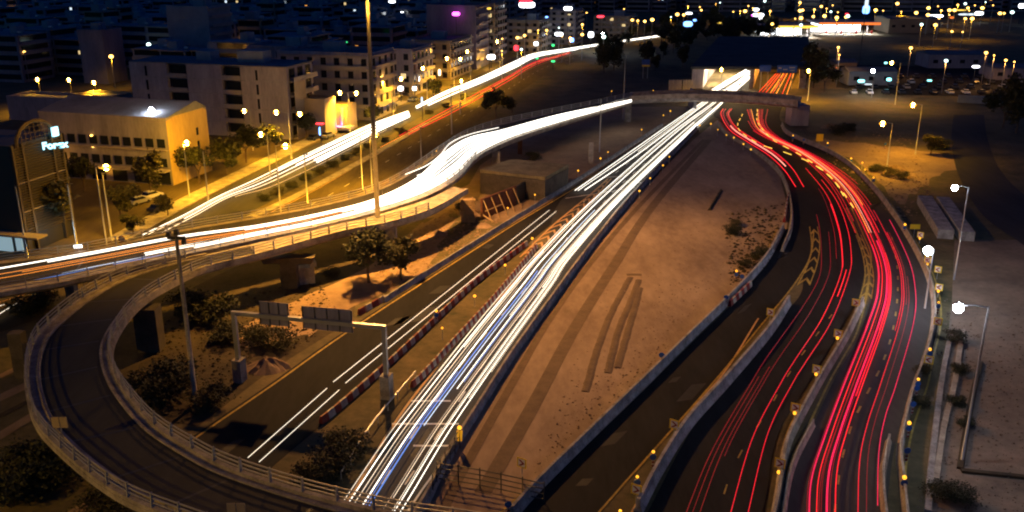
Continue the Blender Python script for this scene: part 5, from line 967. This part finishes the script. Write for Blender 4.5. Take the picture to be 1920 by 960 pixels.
# lumps of earth in the dark hollow
for i, (px, py, s, lb) in enumerate(((500, 690, 2.6, 'spoil heap beside the gantry sign panels'), (820, 440, 1.6, 'sand heap right of the lit deck edge'), (905, 425, 1.5, 'sand heap under the red formwork'), (1680, 318, 2.2, 'low earth heap in the lit field'), (1560, 240, 2.6, 'dark rubble heap behind the abutment'))):
    mb = MB(); rnd = random.Random(i); seg = 26
    ring = lambda r, z: [(r*math.cos(6.283*j/seg)*rnd.uniform(.86, 1.14), r*.7*math.sin(6.283*j/seg)*rnd.uniform(.86, 1.14), z*rnd.uniform(.6, 1.35)) for j in range(seg)]
    r1, r2, r3 = ring(s, 0), ring(s*.66, s*.22), ring(s*.25, s*.38)
    b = 0; mb.v = r1+r2+r3+[(0, 0, s*.4)]
    for k in range(2):
        for j in range(seg): mb.f.append((k*seg+j, k*seg+(j+1) % seg, (k+1)*seg+(j+1) % seg, (k+1)*seg+j))
    for j in range(seg): mb.f.append((2*seg+j, 2*seg+(j+1) % seg, 3*seg))
    tag(mb.build('earth_heap', M['dirt'], None, False, at(px, py, 0)), lb, 'earth heap')
# ================================================================ cars
def car_proto(m, label):
    t = thing('parked_car', label, 'car')
    mb = MB(); pr = [(-2.1, .35), (-2.1, .75), (-1.9, .9), (-1.0, .98), (1.1, .95), (2.0, .78), (2.1, .4)]
    mb.hexa([(x, -.85, z) for x, z in pr], [(x, .85, z) for x, z in pr]); mb.build('body', M[m], t)
    mb = MB(); pr = [(-1.6, .93), (-1.15, 1.4), (.3, 1.42), (1.1, .93)]; mb.hexa([(x, -.72, z) for x, z in pr], [(x, .72, z) for x, z in pr]); mb.build('window', M['glass'], t)
    mb = MB(); mb.box((-.42, 0, 1.44), (1.5, 1.3, .05)); mb.build('roof', M[m], t)
    for x in (-1.3, 1.3):
        for y in (-.8, .8): mb = MB(); mb.tube([(x, y-.1, .32), (x, y+.1, .32)], .32, 12); mb.build('wheel', M['tyre'], t)
    for y in (-.6, .6): mb = MB(); mb.box((2.08, y, .65), (.1, .3, .14)); mb.build('headlight', M['white'], t)
    return t
cars = [car_proto('car1', 'x'), car_proto('car2', 'x'), car_proto('car3', 'x')]
cn = ['silver', 'dark', 'white']; spots = []
for i, (x, y) in enumerate(((262, 382), (300, 396), (285, 372))): spots.append((at(x, y), R(60), f'{nth(i)} parked car before the long building', i % 3))
for i, (x, y) in enumerate(((725, 190), (745, 184), (765, 178), (790, 170), (735, 200), (810, 165), (775, 190), (700, 204), (590, 262), (615, 258))): spots.append((at(x, y), R(70), f'{nth(i)} parked car by the service station beside the avenue', i*2 % 3))
i = 0
for r_ in range(4):
    for c_ in range(11): spots.append((at(1600+c_*30+r_*9, 176-r_*10), R(80), f'{nth(i)} car of the dark car yard right of the tunnel', random.choice((0, 1, 1, 1, 2)))); i += 1
used = set()
for loc, rz, lb, k in spots:
    lb = cn[k]+' '+lb
    if k not in used: used.add(k); cars[k].location = loc; cars[k].rotation_euler.z = rz; cars[k]['label'] = lb; cars[k]['group'] = 'parked cars'
    else: dup(cars[k], loc, rz, lb, 'parked cars')

# ================================================================ loose stones and rubble
def stones(n, region, lo, hi, m, label, seed):
    rnd = random.Random(seed); mb = MB()
    for _ in range(n):
        a, b, c, d = region; u, v = rnd.random(), rnd.random()
        px = (a[0]*(1-u)+b[0]*u)*(1-v)+(d[0]*(1-u)+c[0]*u)*v; py = (a[1]*(1-u)+b[1]*u)*(1-v)+(d[1]*(1-u)+c[1]*u)*v
        p = at(px, py); q = lo+(hi-lo)*rnd.random()**3; z0 = len(mb.v)
        mb.v += [(p.x+q*x*rnd.uniform(.5, 1), p.y+q*y*rnd.uniform(.5, 1), z) for x, y, z in ((1, 0, .03), (0, 1, .03), (-1, 0, .03), (0, -1, .03))]+[(p.x, p.y, .05+q*rnd.uniform(.3, .7))]
        for i in range(4): mb.f.append((z0+i, z0+(i+1) % 4, z0+4)); mb.m.append(0)
    stuff(mb.build('gravel', M[m]), label, 'gravel')
stones(1300, ((1180, 400), (1460, 380), (1230, 680), (990, 900)), .04, .22, 'dirt', 'loose stones strewn over the central dirt field', 1)
stones(700, ((1360, 400), (1475, 380), (1440, 500), (1370, 540)), .1, .6, 'darkdirt', 'dark rubble along the right edge of the dirt field', 2)
stones(1400, ((700, 480), (900, 360), (950, 420), (700, 560)), .08, .45, 'dirt', 'rubble on the lit sand below the flyover', 3)
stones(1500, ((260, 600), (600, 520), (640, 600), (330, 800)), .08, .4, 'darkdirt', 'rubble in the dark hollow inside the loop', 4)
stones(1300, ((1770, 560), (1920, 560), (1960, 960), (1720, 960)), .05, .28, 'yard', 'stones over the yard at the lower right', 5)
stones(900, ((1490, 240), (1700, 250), (1760, 380), (1690, 420)), .1, .5, 'dirt', 'stones on the lit ground right of the upper bend', 6)
